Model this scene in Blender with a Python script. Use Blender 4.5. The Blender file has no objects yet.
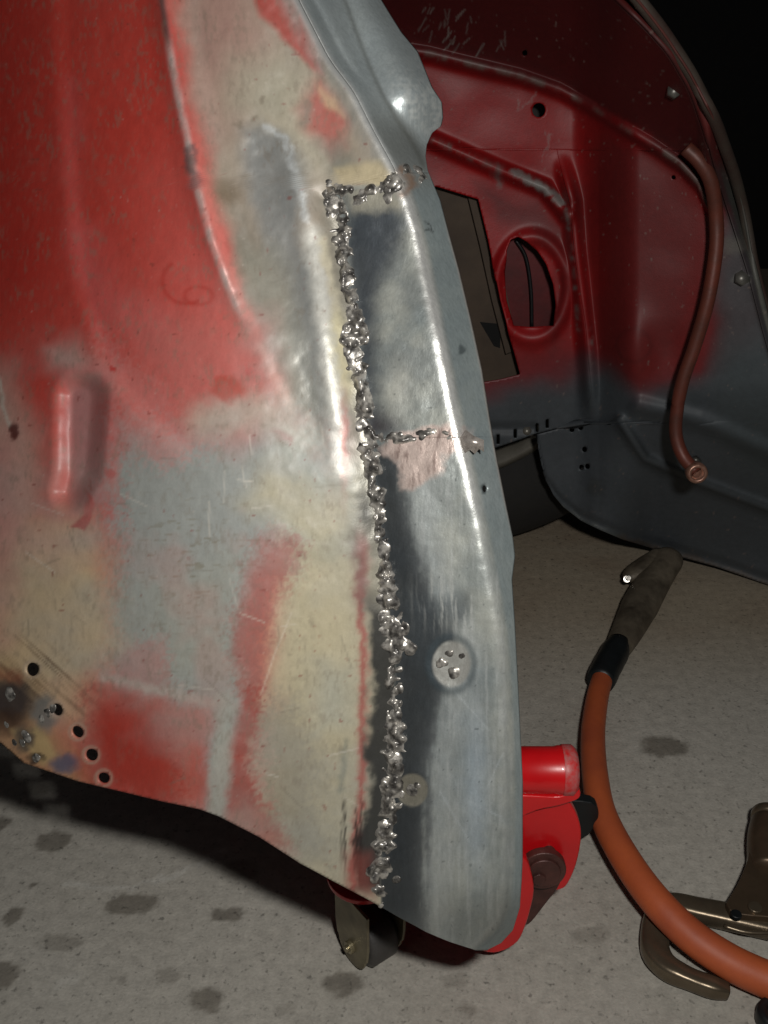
import bpy, bmesh, math, random
import numpy as np
from mathutils import Vector, Matrix

# ------------------------------------------------------------------ camera, world, flash, exposure
sc = bpy.context.scene
COL = sc.collection
H, PITCH, FPX = 0.55, math.radians(28), 1027.0
SP, CP = math.sin(PITCH), math.cos(PITCH)
cam_d = bpy.data.cameras.new('camera'); cam = bpy.data.objects.new('camera', cam_d); COL.objects.link(cam)
cam.location = (0, 0, H); cam.rotation_euler = (math.pi/2 - PITCH, 0, 0)
cam_d.sensor_fit = 'VERTICAL'; cam_d.sensor_height = 24.0; cam_d.lens = 24.0*FPX/1024; cam_d.clip_start = 0.02
sc.camera = cam
w = bpy.data.worlds.new('garage_dark'); sc.world = w; w.use_nodes = True
w.node_tree.nodes['Background'].inputs[0].default_value = (0.75, 0.85, 1.0, 1)
w.node_tree.nodes['Background'].inputs[1].default_value = 0.010
R_, U_, F_ = Vector((1, 0, 0)), Vector((0, SP, CP)), Vector((0, CP, -SP))
ld = bpy.data.lights.new('camera_flash', 'AREA'); ld.shape = 'RECTANGLE'; ld.size = 0.034; ld.size_y = 0.022
ld.energy = 2.7; ld.color = (1.0, 0.97, 0.93)
lo = bpy.data.objects.new('camera_flash', ld); COL.objects.link(lo)
lo.location = Vector((0, 0, H)) + R_*0.068 + U_*0.050
lo.rotation_euler = (math.pi/2 - PITCH - 0.02, 0, 0)
# a dim overhead lamp of the garage, behind the photographer
l2 = bpy.data.lights.new('garage_lamp', 'AREA'); l2.shape = 'RECTANGLE'; l2.size = 1.2; l2.size_y = 0.25
l2.energy = 0.5; l2.color = (1.0, 0.93, 0.82)
lo2 = bpy.data.objects.new('garage_lamp', l2); COL.objects.link(lo2)
lo2.location = (-0.6, -1.0, 2.3); lo2.rotation_euler = (math.radians(22), math.radians(-10), 0)
sc.view_settings.view_transform = 'Standard'; sc.view_settings.look = 'None'
sc.view_settings.exposure = 0.0; sc.view_settings.gamma = 1.0; sc.view_settings.use_curve_mapping = False

# ------------------------------------------------------------------ helpers
def PT(x, y, t):
    """points at camera distance t (numpy or scalars) along the ray of a photo position"""
    xn = (np.asarray(x, float)-384)/FPX; yn = (np.asarray(y, float)-512)/FPX
    t = np.asarray(t, float)
    return np.stack([t*xn, t*(CP - yn*SP), H - t*(SP + yn*CP)], -1)
def PH(x, y, z=0.0):
    yn = (y-512)/FPX; t = (H-z)/(SP + yn*CP)
    return Vector(PT(x, y, t))
def PY(x, y, Y):
    yn = (y-512)/FPX; t = Y/(CP - yn*SP)
    return Vector(PT(x, y, t))
def _h(ix, iy, s):
    v = np.sin(ix*127.1 + iy*311.7 + s*74.7)*43758.5453
    return v - np.floor(v)
def vn(x, y, s):
    ix, iy = np.floor(x), np.floor(y); fx, fy = x-ix, y-iy
    fx = fx*fx*(3-2*fx); fy = fy*fy*(3-2*fy)
    a, b, c, d = _h(ix, iy, s), _h(ix+1, iy, s), _h(ix, iy+1, s), _h(ix+1, iy+1, s)
    return (a*(1-fx)+b*fx)*(1-fy) + (c*(1-fx)+d*fx)*fy
def fn(x, y, sx, sy=None, s=0, o=4):
    """fractal noise, about -1..1"""
    sy = sy or sx; v = 0; a = 1; n = 0
    for k in range(o):
        v = v + a*(vn(x/sx*2**k, y/sy*2**k, s+k*3.3)*2-1); n += a; a *= .55
    return v/n*1.5
def ss(a, b, x):
    t = np.clip((x-a)/(b-a), 0, 1); return t*t*(3-2*t)
def crv(pts):
    ys = [p[1] for p in pts]; xs = [p[0] for p in pts]
    def f(y):
        y = np.asarray(y, float)
        # smoothed polyline
        r = 0
        for o_, w_ in ((-9, .2), (-4, .2), (0, .2), (4, .2), (9, .2)):
            r = r + w_*np.interp(y+o_, ys, xs)
        return r
    return f
def lin(c):
    c = np.asarray(c, float)/255.0
    return np.where(c <= .04045, c/12.92, ((c+.055)/1.055)**2.4)
def seg_d(X, Y, pts, width=None):
    d = np.full(X.shape, 1e9)
    for i in range(len(pts)-1):
        (x0, y0), (x1, y1) = pts[i][:2], pts[i+1][:2]
        dx, dy = x1-x0, y1-y0
        L = dx*dx+dy*dy+1e-9
        t = np.clip(((X-x0)*dx+(Y-y0)*dy)/L, 0, 1)
        dd = np.hypot(X-x0-t*dx, Y-y0-t*dy)
        if len(pts[i]) > 2: dd = dd - (pts[i][2]*(1-t)+pts[i+1][2]*t)
        d = np.minimum(d, dd)
    return d
def poly_d(X, Y, pts):
    """signed distance, negative inside"""
    P = list(pts)+[pts[0]]
    d = seg_d(X, Y, P); ins = np.zeros(X.shape, bool)
    for i in range(len(P)-1):
        (x0, y0), (x1, y1) = P[i], P[i+1]
        c = ((y0 > Y) != (y1 > Y)) & (X < (x1-x0)*(Y-y0)/((y1-y0) if y1 != y0 else 1e-9)+x0)
        ins ^= c
    return np.where(ins, -d, d)
class Paint:
    """paint layers of a panel: colour, metalness, roughness, fine relief"""
    def __init__(s, X, Y, base, metal=0., rough=.5):
        s.X, s.Y = X, Y; n = X.size
        s.c = np.tile(lin(base), (n, 1)); s.m = np.full(n, metal); s.r = np.full(n, rough)
        s.wx = X + 8*fn(X, Y, 40, s=1, o=3) ; s.wy = Y + 8*fn(X, Y, 40, s=2, o=3)
        s.fx = X + 3*fn(X, Y, 7, s=5); s.fy = Y + 3*fn(X, Y, 7, s=6)
    def mix(s, a, col=None, metal=None, rough=None):
        a = np.clip(a, 0, 1)
        if col is not None: s.c = s.c*(1-a)[:, None] + lin(col)[None]*a[:, None]
        if metal is not None: s.m = s.m*(1-a)+metal*a
        if rough is not None: s.r = s.r*(1-a)+rough*a
    def xy(s, warp): return (s.wx, s.wy) if warp == 1 else ((s.fx, s.fy) if warp == 2 else (s.X, s.Y))
    def poly(s, pts, col, op=1, f=12, warp=1, speck=0, **k):
        x, y = s.xy(warp)
        if f > 7: f = f*1.55
        a = 1-ss(-f, f, poly_d(x, y, pts))
        if speck: a = np.clip(a*(1+speck) - speck*np.clip(.5+.9*fn(s.X, s.Y, 3, s=9, o=2), 0, 1), 0, 1)
        s.mix(a*op, col, **k)
    def stroke(s, pts, wd, col, op=1, f=5, warp=2, **k):
        x, y = s.xy(warp); a = 1-ss(wd-f, wd+f, seg_d(x, y, pts)); s.mix(a*op, col, **k)
    def blob(s, x0, y0, rx, ry, col, op=1, f=.35, warp=2, rot=0, **k):
        x, y = s.xy(warp); dx, dy = x-x0, y-y0; c, n = math.cos(rot), math.sin(rot)
        d = np.hypot((dx*c+dy*n)/rx, (-dx*n+dy*c)/ry); s.mix((1-ss(1-f, 1+f, d))*op, col, **k)

# ---- materials
MATS = {}
def new_mat(name):
    m = bpy.data.materials.new(name); m.use_nodes = True
    return m, m.node_tree.nodes, m.node_tree.links, m.node_tree.nodes['Principled BSDF']
def surf_mat(name, grain=(140, 140, 60), bump=.25, dist=.0006, fine=900, cvar=.10):
    """material that reads the painted colour/metal/roughness layers and adds grain"""
    m, N, L, b = new_mat(name)
    a = N.new('ShaderNodeAttribute'); a.attribute_name = 'paint'
    q = N.new('ShaderNodeAttribute'); q.attribute_name = 'finish'
    sp = N.new('ShaderNodeSeparateColor'); L.new(q.outputs['Color'], sp.inputs[0])
    tc = N.new('ShaderNodeTexCoord'); mp = N.new('ShaderNodeMapping'); mp.inputs['Scale'].default_value = grain
    L.new(tc.outputs['Object'], mp.inputs[0])
    n1 = N.new('ShaderNodeTexNoise'); n1.inputs['Scale'].default_value = 6; n1.inputs['Detail'].default_value = 6; n1.inputs['Roughness'].default_value = .65
    L.new(mp.outputs[0], n1.inputs['Vector'])
    n2 = N.new('ShaderNodeTexNoise'); n2.inputs['Scale'].default_value = fine; n2.inputs['Detail'].default_value = 3
    L.new(tc.outputs['Object'], n2.inputs['Vector'])
    ad = N.new('ShaderNodeMath'); ad.operation = 'MULTIPLY_ADD'; ad.inputs[1].default_value = .5
    L.new(n2.outputs[0], ad.inputs[0]); L.new(n1.outputs[0], ad.inputs[2])
    # colour variation
    mr = N.new('ShaderNodeMapRange'); mr.inputs[1].default_value = .45; mr.inputs[2].default_value = 1.05
    mr.inputs[3].default_value = 1-cvar; mr.inputs[4].default_value = 1+cvar
    L.new(ad.outputs[0], mr.inputs[0])
    mx = N.new('ShaderNodeVectorMath'); mx.operation = 'SCALE'
    L.new(a.outputs['Color'], mx.inputs[0]); L.new(mr.outputs[0], mx.inputs['Scale']); L.new(mx.outputs[0], b.inputs['Base Color'])
    L.new(sp.outputs[0], b.inputs['Metallic']); L.new(sp.outputs[1], b.inputs['Roughness'])
    bp = N.new('ShaderNodeBump'); bp.inputs['Distance'].default_value = dist
    ms = N.new('ShaderNodeMath'); ms.operation = 'MULTIPLY'; ms.inputs[1].default_value = bump
    L.new(sp.outputs[2], ms.inputs[0]); L.new(ms.outputs[0], bp.inputs['Strength'])
    L.new(ad.outputs[0], bp.inputs['Height']); L.new(bp.outputs[0], b.inputs['Normal'])
    return m
def mat(name, col, metal=0, rough=.5, col2=None, scale=60, amt=.5, bump=.3, dist=.0006, bscale=200, coat=0):
    m, N, L, b = new_mat(name)
    tc = N.new('ShaderNodeTexCoord')
    n1 = N.new('ShaderNodeTexNoise'); n1.inputs['Scale'].default_value = scale; n1.inputs['Detail'].default_value = 7; n1.inputs['Roughness'].default_value = .65
    L.new(tc.outputs['Object'], n1.inputs['Vector'])
    r = N.new('ShaderNodeValToRGB'); r.color_ramp.elements[0].position = .5-.25*amt; r.color_ramp.elements[1].position = .5+.25*amt
    c1 = lin(col); c2 = lin(col2 if col2 else [v*.75 for v in col])
    r.color_ramp.elements[0].color = (*c1, 1); r.color_ramp.elements[1].color = (*c2, 1)
    L.new(n1.outputs[0], r.inputs[0]); L.new(r.outputs[0], b.inputs['Base Color'])
    b.inputs['Metallic'].default_value = metal; b.inputs['Roughness'].default_value = rough; b.inputs['Coat Weight'].default_value = coat
    n2 = N.new('ShaderNodeTexNoise'); n2.inputs['Scale'].default_value = bscale; n2.inputs['Detail'].default_value = 4
    L.new(tc.outputs['Object'], n2.inputs['Vector'])
    bp = N.new('ShaderNodeBump'); bp.inputs['Strength'].default_value = bump; bp.inputs['Distance'].default_value = dist
    L.new(n2.outputs[0], bp.inputs['Height']); L.new(bp.outputs[0], b.inputs['Normal'])
    return m

# ---- objects
def thing(name, label, cat, loc=(0, 0, 0), group=None):
    o = bpy.data.objects.new(name, None); COL.objects.link(o); o.location = loc; o.empty_display_size = .02
    o['label'] = label; o['category'] = cat
    if group: o['group'] = group
    return o
def link(name, me, m, parent=None, label=None, smooth=True, kind=None):
    o = bpy.data.objects.new(name, me); COL.objects.link(o)
    if m and not me.materials: me.materials.append(m)
    if smooth:
        me.polygons.foreach_set('use_smooth', [True]*len(me.polygons))
    if parent:
        o.parent = parent
        p = parent
        off = Vector((0, 0, 0))
        while p: off += p.location; p = p.parent
        o.location = -off
    if label: o['label'] = label
    if kind: o['kind'] = kind
    return o
def from_arrays(name, co, quads, P=None, bump=None):
    me = bpy.data.meshes.new(name)
    me.vertices.add(len(co)); me.vertices.foreach_set('co', np.asarray(co, np.float32).ravel())
    n = len(quads)
    me.loops.add(n*4); me.loops.foreach_set('vertex_index', np.asarray(quads, np.int32).ravel())
    me.polygons.add(n); me.polygons.foreach_set('loop_start', np.arange(0, n*4, 4, dtype=np.int32))
    me.polygons.foreach_set('loop_total', np.full(n, 4, np.int32))
    me.update(calc_edges=True)
    if P is not None:
        for nm, arr in (('paint', P.c), ('finish', np.stack([P.m, P.r, bump if bump is not None else np.ones(len(co))], -1))):
            at = me.attributes.new(nm, 'FLOAT_COLOR', 'POINT')
            at.data.foreach_set('color', np.concatenate([arr, np.ones((len(co), 1))], 1).astype(np.float32).ravel())
    me.validate()
    return me
def rowgrid(name, y0, y1, sy, fl, fr, sx, tfun, pfun, m, parent, holes=(), thick=.0012, label=None):
    """sheet metal panel: rows from the left border to the right border, true distance tfun, pierced by holes"""
    ys = np.arange(y0, y1+sy*.5, sy); L = fl(ys); Rr = fr(ys)
    nc = int(np.max(Rr-L)/sx)+1
    u = np.linspace(0, 1, nc+1)
    X = (L[:, None]*(1-u)+Rr[:, None]*u); Y = np.repeat(ys[:, None], nc+1, 1)
    nr = len(ys); X = X.ravel(); Y = Y.ravel()
    idx = np.arange(nr*(nc+1)).reshape(nr, nc+1)
    q = np.stack([idx[:-1, :-1], idx[1:, :-1], idx[1:, 1:], idx[:-1, 1:]], -1).reshape(-1, 4)
    keep = np.ones(len(q), bool)
    for h in holes:
        if h[0] == 'e':
            _, hx, hy, rx, ry, rot = h; c, s_ = math.cos(rot), math.sin(rot)
            def sdf(x, y): dx, dy = x-hx, y-hy; return (np.hypot((dx*c+dy*s_)/rx, (-dx*s_+dy*c)/ry)-1)*(rx+ry)/2
        else:
            def sdf(x, y, pts=h[1]): return poly_d(x, y, pts)
        dead = sdf(X[q].mean(1), Y[q].mean(1)) < 0
        vd = np.zeros(X.size, bool); vd[q[dead].ravel()] = True
        vk = np.zeros(X.size, bool); vk[q[~dead].ravel()] = True
        k = np.where(vd & vk)[0]
        for it in range(4):
            x, y = X[k], Y[k]; d = sdf(x, y); e = .3
            gx = (sdf(x+e, y)-sdf(x-e, y))/(2*e); gy = (sdf(x, y+e)-sdf(x, y-e))/(2*e); g2 = np.maximum(gx*gx+gy*gy, .3)
            X[k] = x-d*gx/g2; Y[k] = y-d*gy/g2
        keep &= ~dead
    P, bump = pfun(X, Y)
    co = PT(X, Y, tfun(X, Y))
    me = from_arrays(name, co, q[keep][:, ::-1], P, bump)
    o = link(name, me, m, parent, label)
    sd = o.modifiers.new('sheet', 'SOLIDIFY'); sd.thickness = thick; sd.offset = -1; sd.use_rim = True
    return o
def bm_link(name, bm, m, parent=None, label=None, smooth=True, kind=None, bevel=0, smooth_angle=True):
    bmesh.ops.recalc_face_normals(bm, faces=bm.faces)
    me = bpy.data.meshes.new(name); bm.to_mesh(me); bm.free()
    o = link(name, me, m, parent, label, smooth, kind)
    if bevel:
        b = o.modifiers.new('bevel', 'BEVEL'); b.width = bevel; b.segments = 3; b.limit_method = 'ANGLE'; b.angle_limit = math.radians(40)
        b.harden_normals = True
    return o
def sweep(bm, pts, radii, n=16, flat=1.0, up=Vector((0, 0, 1)), cap=True, jit=0, closed=False):
    """tube through pts; flat scales the radius along up"""
    pts = [Vector(p) for p in pts]; rings = []
    for i, p in enumerate(pts):
        a = pts[max(i-1, 0)]; b = pts[min(i+1, len(pts)-1)]; d = (b-a).normalized()
        s = d.cross(up).normalized(); v = s.cross(d).normalized()
        r = radii[i] if hasattr(radii, '__len__') else radii
        rings.append([bm.verts.new(p + (s*math.cos(2*math.pi*k/n) + v*flat*math.sin(2*math.pi*k/n))*r*(1+jit*random.uniform(-1, 1))) for k in range(n)])
    for i in range(len(rings)-1):
        for k in range(n):
            bm.faces.new((rings[i][k], rings[i][(k+1) % n], rings[i+1][(k+1) % n], rings[i+1][k]))
    if cap:
        bm.faces.new(rings[0][::-1]); bm.faces.new(rings[-1])
    return rings
def smooth_path(pts, n=8):
    """Catmull-Rom through points (any dims)"""
    P = [np.array(p, float) for p in pts]; P = [2*P[0]-P[1]]+P+[2*P[-1]-P[-2]]; out = []
    for i in range(1, len(P)-2):
        for k in range(n):
            t = k/n; a, b, c, d = P[i-1], P[i], P[i+1], P[i+2]
            out.append(.5*((2*b)+(-a+c)*t+(2*a-5*b+4*c-d)*t*t+(-a+3*b-3*c+d)*t**3))
    out.append(P[-2]); return out
def prism(bm, pts, ext):
    """extrude a polygon of Vectors by vector ext"""
    a = [bm.verts.new(p) for p in pts]; b = [bm.verts.new(p+ext) for p in pts]
    bm.faces.new(a); bm.faces.new(b[::-1]); n = len(pts)
    for i in range(n): bm.faces.new((a[i], b[i], b[(i+1) % n], a[(i+1) % n]))
def cyl(bm, c, ax, r, h, n=24, r2=None):
    M = Matrix.Translation(c) @ Vector(ax).to_track_quat('Z', 'Y').to_matrix().to_4x4()
    return bmesh.ops.create_cone(bm, cap_ends=True, segments=n, radius1=r, radius2=r if r2 is None else r2, depth=h, matrix=M)
def lathe(bm, c, ax, prof, n=48):
    q = Vector(ax).to_track_quat('Z', 'Y'); rings = []
    for (r, z) in prof:
        rings.append([bm.verts.new(Vector(c) + q @ Vector((r*math.cos(2*math.pi*k/n), r*math.sin(2*math.pi*k/n), z))) for k in range(n)])
    m = len(prof)
    for i in range(m-1):
        for k in range(n): bm.faces.new((rings[i][k], rings[i][(k+1) % n], rings[i+1][(k+1) % n], rings[i+1][k]))
    return rings

# ------------------------------------------------------------------ near panel: shape curves (photo positions)
A = crv([(150, -80), (163, 0), (172, 60), (182, 110), (196, 180), (212, 240), (232, 295), (262, 360), (285, 420)])
W = crv([(330, 170), (332, 192), (338, 215), (345, 260), (352, 310), (356, 360), (365, 400), (368, 440), (375, 480), (380, 520),
         (385, 560), (390, 610), (397, 650), (395, 700), (394, 750), (392, 790), (386, 830), (381, 870), (382, 905)])
C = crv([(262, -80), (297, 0), (329, 62), (354, 94), (369, 125), (394, 170), (407, 200), (418, 240), (429, 290), (440, 345), (453, 410),
         (467, 470), (480, 530), (492, 590), (500, 640), (504, 700), (507, 780), (507, 860), (503, 905), (490, 930), (470, 942)])
D = crv([(300, -80), (345, 0), (368, 62), (385, 100), (400, 125), (419, 156), (428, 180)])
_E = [(340, -80), (379, 0), (390, 18), (400, 34), (416, 53), (425, 75), (430, 88), (440, 103), (441, 118), (439, 126), (430, 133), (425, 146), (424, 158), (426, 172),
      (438, 200), (447, 234), (457, 270), (469, 320), (480, 370), (488, 420), (494, 455), (503, 500), (511, 538), (513, 556), (510, 580),
      (513, 625), (517, 700), (521, 780), (521, 860), (519, 905), (512, 928), (500, 941), (486, 948)]
E = lambda y: np.interp(y, [p[1] for p in _E], [p[0] for p in _E])
ES = lambda y: sum(E(np.asarray(y, float)+k) for k in range(-45, 50, 10))/10
_B = [(-90, 728), (-25, 733), (2, 742), (25, 762), (78, 780), (162, 800), (200, 808), (219, 815), (260, 836), (300, 862), (345, 886), (384, 907), (425, 930), (450, 940), (475, 948)]
BL = lambda y: np.interp(y, [p[1] for p in _B], [p[0] for p in _B])
def softp(d, s): return s*np.logaddexp(0, d/s)
def tn(X, Y):
    t = .452 + .050*np.clip((Y-420)/500, 0, 2)**1.6 - .010*np.clip((420-Y)/420, 0, 2)**2
    t = t + .085*np.clip((270-X)/270, 0, 2)**1.8*(1-.45*ss(300, 800, Y))*1.0
    d = X-A(Y); f = 1-ss(235, 350, Y)
    t = t + f*(-.0050*np.exp(-(np.sqrt(d*d+6)-2.4)/13) + .006*ss(-4, 40, d))
    # swept swage on the red field
    sd = poly_d(X, Y, [(-90, -90), (62, -90), (66, 100), (84, 290), (108, 362), (135, 400), (165, 432), (215, 478), (150, 520), (-90, 520)])
    t = t + .0022*ss(-12, 10, sd)*(1-ss(430, 480, Y))
    # pressed slot
    sl = seg_d(X, Y, [(84, 398, 27), (80, 470, 24), (72, 492, 20)])
    t = t + .0105*(1-ss(-19, 4, sl))
    # weld trough and swage at its left
    w_ = W(Y); t = t + .0022*np.exp(-((X-w_)/17)**2)*ss(180, 200, Y)
    t = t - .0019*np.exp(-((X-np.interp(Y, [130, 200, 300, 400, 480], [290, 303, 320, 332, 342]))/15)**2)*ss(120, 280, Y)*(1-ss(390, 490, Y))
    t = t + .0030*np.exp(-((X-262)/26)**2-((Y-165)/60)**2)
    # crease and returned flange
    c = C(Y); g = 1-.25*ss(600, 900, Y)
    t = t - .00013*softp(X-w_, 6)*(1-ss(880, 940, Y))
    t = t + .00068*softp(X-c, 2.6)*g
    lip = 1-ss(120, 172, Y)
    t = t - .00095*softp(X-D(Y), 5)*lip + .0013*softp(X-(ES(Y)-22), 8)*lip
    t = t + .0025*np.exp(-((X-(c+13))/6)**2)*(1-ss(60, 110, Y))
    # bottom roll
    t = t + .00025*softp(Y-905, 8)*ss(400, 440, X)
    t = t + .0006*fn(X, Y, 70, s=11, o=3) + .00016*fn(X, Y, 12, s=12, o=2)
    # hollows at puddle marks
    for (x, y, rx, ry, dd) in ((452, 662, 22, 24, .0012), (413, 789, 17, 17, .001), (404, 792, 14, 14, .0008)):
        q = np.hypot((X-x)/rx, (Y-y)/ry); t = t + dd*np.exp(-q*q*1.4) - dd*.35*np.exp(-((q-1.1)/.22)**2)
    return t

def paint_near(X, Y):
    p = Paint(X, Y, (178, 60, 50), 0, .46)
    w_, c = W(Y), C(Y)
    n1 = fn(X, Y, 60, s=21)
    # chalky sanded red
    p.mix(.75*ss(40, 300, X+.5*Y-120)+.1*n1, (186, 96, 89))
    p.poly([(-90, -90), (30, -90), (45, 100), (60, 290), (20, 300), (-90, 300)], (160, 40, 32), .6, f=30)  # upper left red darkened to stand in for flash falloff
    p.mix(ss(300, 380, X)*ss(170, 190, Y), (150, 148, 134))
    p.mix(ss(262, 300, X-.0*Y)*ss(440, 480, Y), (168, 162, 142))
    p.stroke([(72, 90), (76, 200), (92, 300), (120, 370)], 8, (188, 84, 80), .55, f=12, warp=1)
    p.stroke([(88, 240), (110, 300), (160, 330)], 16, (196, 100, 98), .35, f=20, warp=1)
    # grey and cream field right of the ridge
    a = ss(-4, 26, p.wx-A(Y)-3)*(1-ss(405, 440, Y))
    p.mix(a*.93, (146, 141, 126)); p.mix(a*np.clip(.7*fn(X, Y, 24, 50, s=61), 0, .6), (108, 104, 94))
    p.poly([(170, -90), (262, -90), (258, 60), (232, 110), (205, 150), (190, 90)], (168, 122, 114), .55, f=22)
    p.poly([(232, 60), (330, 70), (330, 180), (300, 175), (262, 120), (225, 110)], (166, 161, 142), .65, f=18)
    p.poly([(238, 130), (262, 120), (290, 135), (302, 175), (308, 250), (330, 330), (338, 470), (310, 420), (285, 330), (262, 240), (245, 190)], (130, 134, 134), .8, f=9, metal=.35, rough=.38)
    p.poly([(235, 250), (280, 250), (310, 400), (330, 480), (280, 420), (245, 330)], (128, 126, 114), .8, f=14)
    p.stroke([(268, 128), (286, 140), (298, 180), (306, 220)], 3, (205, 210, 210), .7, f=4, metal=.5, rough=.35)
    p.stroke([(312, 235), (322, 300), (335, 380), (342, 470)], 8, (204, 204, 196), .8, f=9, metal=.25, rough=.42)  # highlight of the swage painted as a pale stroke
    p.stroke([(296, 310), (312, 390), (326, 470)], 3, (120, 120, 112), .6, f=4)
    p.stroke([(322, 240), (336, 300), (348, 370)], 5, (206, 198, 172), .8, f=5)
    p.blob(228, 193, 16, 13, (112, 98, 80), .85, f=.7)
    for (x, y, r) in ((262, 100, 3), (240, 125, 4), (215, 330, 3), (246, 178, 3), (255, 118, 3)): p.blob(x, y, r, r, (110, 100, 84), .6, f=.8)
    # red patches at the top
    p.poly([(246, -90), (300, -90), (312, 10), (330, 52), (326, 70), (304, 58), (276, 42), (260, 18)], (158, 62, 54), .9, f=5)
    p.poly([(322, 72), (336, 92), (352, 120), (350, 146), (330, 160), (312, 132), (306, 108)], (164, 84, 76), .85, f=8)
    p.poly([(323, 84), (342, 100), (346, 118), (330, 108)], (192, 174, 140), .6, f=6)
    p.stroke([(308, 106), (304, 126)], 4, (120, 116, 104), .7)
    # bare steel at the top right of the outer skin
    st = ss(-28, -6, X-c)*(1-ss(178, 196, Y)); p.mix(st*.85*np.clip(.8+.4*fn(X, Y, 8, 40, s=33), 0, 1), (150, 150, 144), metal=.45, rough=.35)
    p.poly([(318, 150), (345, 150), (392, 168), (395, 185), (330, 182)], (132, 132, 122), .75, f=10, metal=.4, rough=.4)
    p.poly([(335, 172), (375, 160), (398, 168), (404, 184), (345, 190)], (190, 176, 142), .8, f=6)
    # ridge line with its highlight painted pale, dark at the top end
    rg = np.exp(-((X-A(Y))/2.6)**2)*(1-ss(300, 335, Y))
    p.mix(rg*np.clip(.75+.5*fn(X, Y, 5, 14, s=41), 0, 1)*ss(30, 60, Y), (206, 190, 184), metal=.5, rough=.33)
    p.mix(np.exp(-((X-A(Y))/2.4)**2)*(1-ss(30, 60, Y))*.85, (92, 76, 74), metal=.3)
    p.stroke([(190, 150), (196, 185)], 3.5, (118, 104, 104), .7, f=3, metal=.5, rough=.35)
    p.mix(np.exp(-((p.fx-A(Y)-6)/6)**2)*ss(90, 200, Y)*(1-ss(380, 430, Y))*.6, (206, 120, 110))
    p.stroke([(262, 350), (285, 400), (300, 440)], 5, (206, 196, 180), .5, f=6)
    # light grey sanding band through the middle
    p.poly([(118, 420), (190, 425), (262, 395), (310, 430), (352, 490), (352, 560), (280, 545), (262, 600), (240, 720), (218, 815), (200, 812), (205, 720), (130, 690), (108, 640), (118, 540)], (142, 150, 146), .95, f=20, speck=.35)
    p.poly([(150, 590), (240, 560), (238, 680), (150, 680)], (150, 150, 136), .5, f=22)
    p.poly([(100, 330), (160, 380), (215, 440), (170, 470), (120, 430), (108, 380)], (190, 122, 116), .55, f=18, speck=.5)
    p.poly([(130, 320), (262, 330), (285, 425), (240, 440), (180, 415)], (180, 100, 93), .85, f=18)
    p.stroke([(205, 420), (262, 410), (300, 440)], 16, (176, 176, 160), .6, f=16)
    # cream areas
    p.poly([(-90, 540), (30, 525), (88, 515), (112, 560), (118, 640), (98, 680), (90, 720), (-90, 700)], (186, 168, 134), .93, f=18)
    p.poly([(-90, 360), (8, 380), (38, 440), (42, 520), (100, 535), (60, 560), (-90, 560)], (182, 152, 138), .85, f=18)
    p.poly([(-90, 450), (10, 430), (18, 560), (14, 640), (-90, 640)], (186, 130, 124), .6, f=14)
    p.poly([(270, 470), (350, 490), (356, 560), (356, 700), (350, 800), (340, 870), (290, 840), (236, 812), (262, 690), (282, 600), (300, 540), (250, 500)], (174, 165, 137), .85, f=16)
    p.poly([(240, 690), (300, 700), (320, 760), (330, 860), (280, 850), (232, 812)], (144, 138, 122), .85, f=18, speck=.4)
    p.poly([(316, 660), (348, 664), (350, 720), (318, 730)], (160, 160, 146), .8, f=12)
    p.blob(336, 545, 26, 12, (150, 148, 130), .6, rot=-.5, f=.6)
    p.stroke([(346, 740), (340, 790)], 3, (112, 116, 104), .7, f=4)
    p.poly([(232, 720), (262, 730), (262, 830), (236, 815)], (188, 150, 138), .5, f=14, speck=.6)
    # grey haze around the slot
    p.poly([(52, 352), (80, 345), (108, 372), (112, 392), (60, 372)], (176, 156, 148), .75, f=12)
    p.poly([(70, 385), (105, 380), (110, 500), (84, 505), (68, 460)], (160, 122, 120), .8, f=10)
    p.stroke([(60, 385), (54, 450), (55, 500)], 6, (176, 90, 82), .7, f=9)
    p.stroke([(70, 370), (104, 368), (114, 400), (116, 480)], 3, (190, 110, 106), .6, f=5)
    p.poly([(94, 488), (99, 500), (99, 515), (90, 528), (78, 524), (82, 516), (90, 510)], (168, 60, 54), .95, f=2)
    p.stroke([(91, 478), (92, 490)], 1.4, (150, 60, 54), .9, f=1.5)
    p.stroke([(45, 505), (60, 516), (80, 512)], 5, (180, 124, 116), .6, f=9)
    # slit at the frame's left
    p.stroke([(-6, 360), (4, 395), (12, 428)], 2, (190, 176, 164), .9, f=2)
    p.blob(15, 432, 4.5, 7, (84, 34, 28), .95, f=.4)
    # red strip and lower red areas
    p.poly([(262, 545), (292, 538), (300, 556), (282, 596), (268, 650), (256, 700), (240, 705), (238, 640), (250, 590)], (152, 92, 84), .8, f=14, speck=.6)
    p.poly([(236, 690), (262, 690), (250, 740), (250, 800), (226, 816), (218, 812), (228, 750)], (152, 66, 58), .85, f=9, speck=.5)
    p.poly([(228, 780), (250, 790), (290, 855), (250, 835), (222, 815)], (152, 76, 66), .7, f=10, speck=.6)
    p.poly([(96, 682), (140, 690), (200, 708), (206, 760), (200, 812), (150, 802), (80, 785), (74, 760), (92, 735)], (158, 66, 54), .88, f=13, speck=.6)
    p.poly([(128, 640), (160, 640), (165, 690), (120, 686)], (170, 112, 106), .7, f=12, speck=.5)
    p.poly([(165, 700), (206, 712), (204, 812), (186, 808)], (180, 110, 98), .5, f=14, speck=.6)
    p.stroke([(104, 676), (140, 684), (200, 700), (234, 706)], 4.5, (178, 164, 154), .75, f=5)
    p.stroke([(226, 700), (222, 760), (218, 812)], 9, (164, 166, 156), .85, f=6)
    p.stroke([(100, 690), (90, 730), (100, 770)], 9, (170, 118, 106), .5, f=10)
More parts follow.
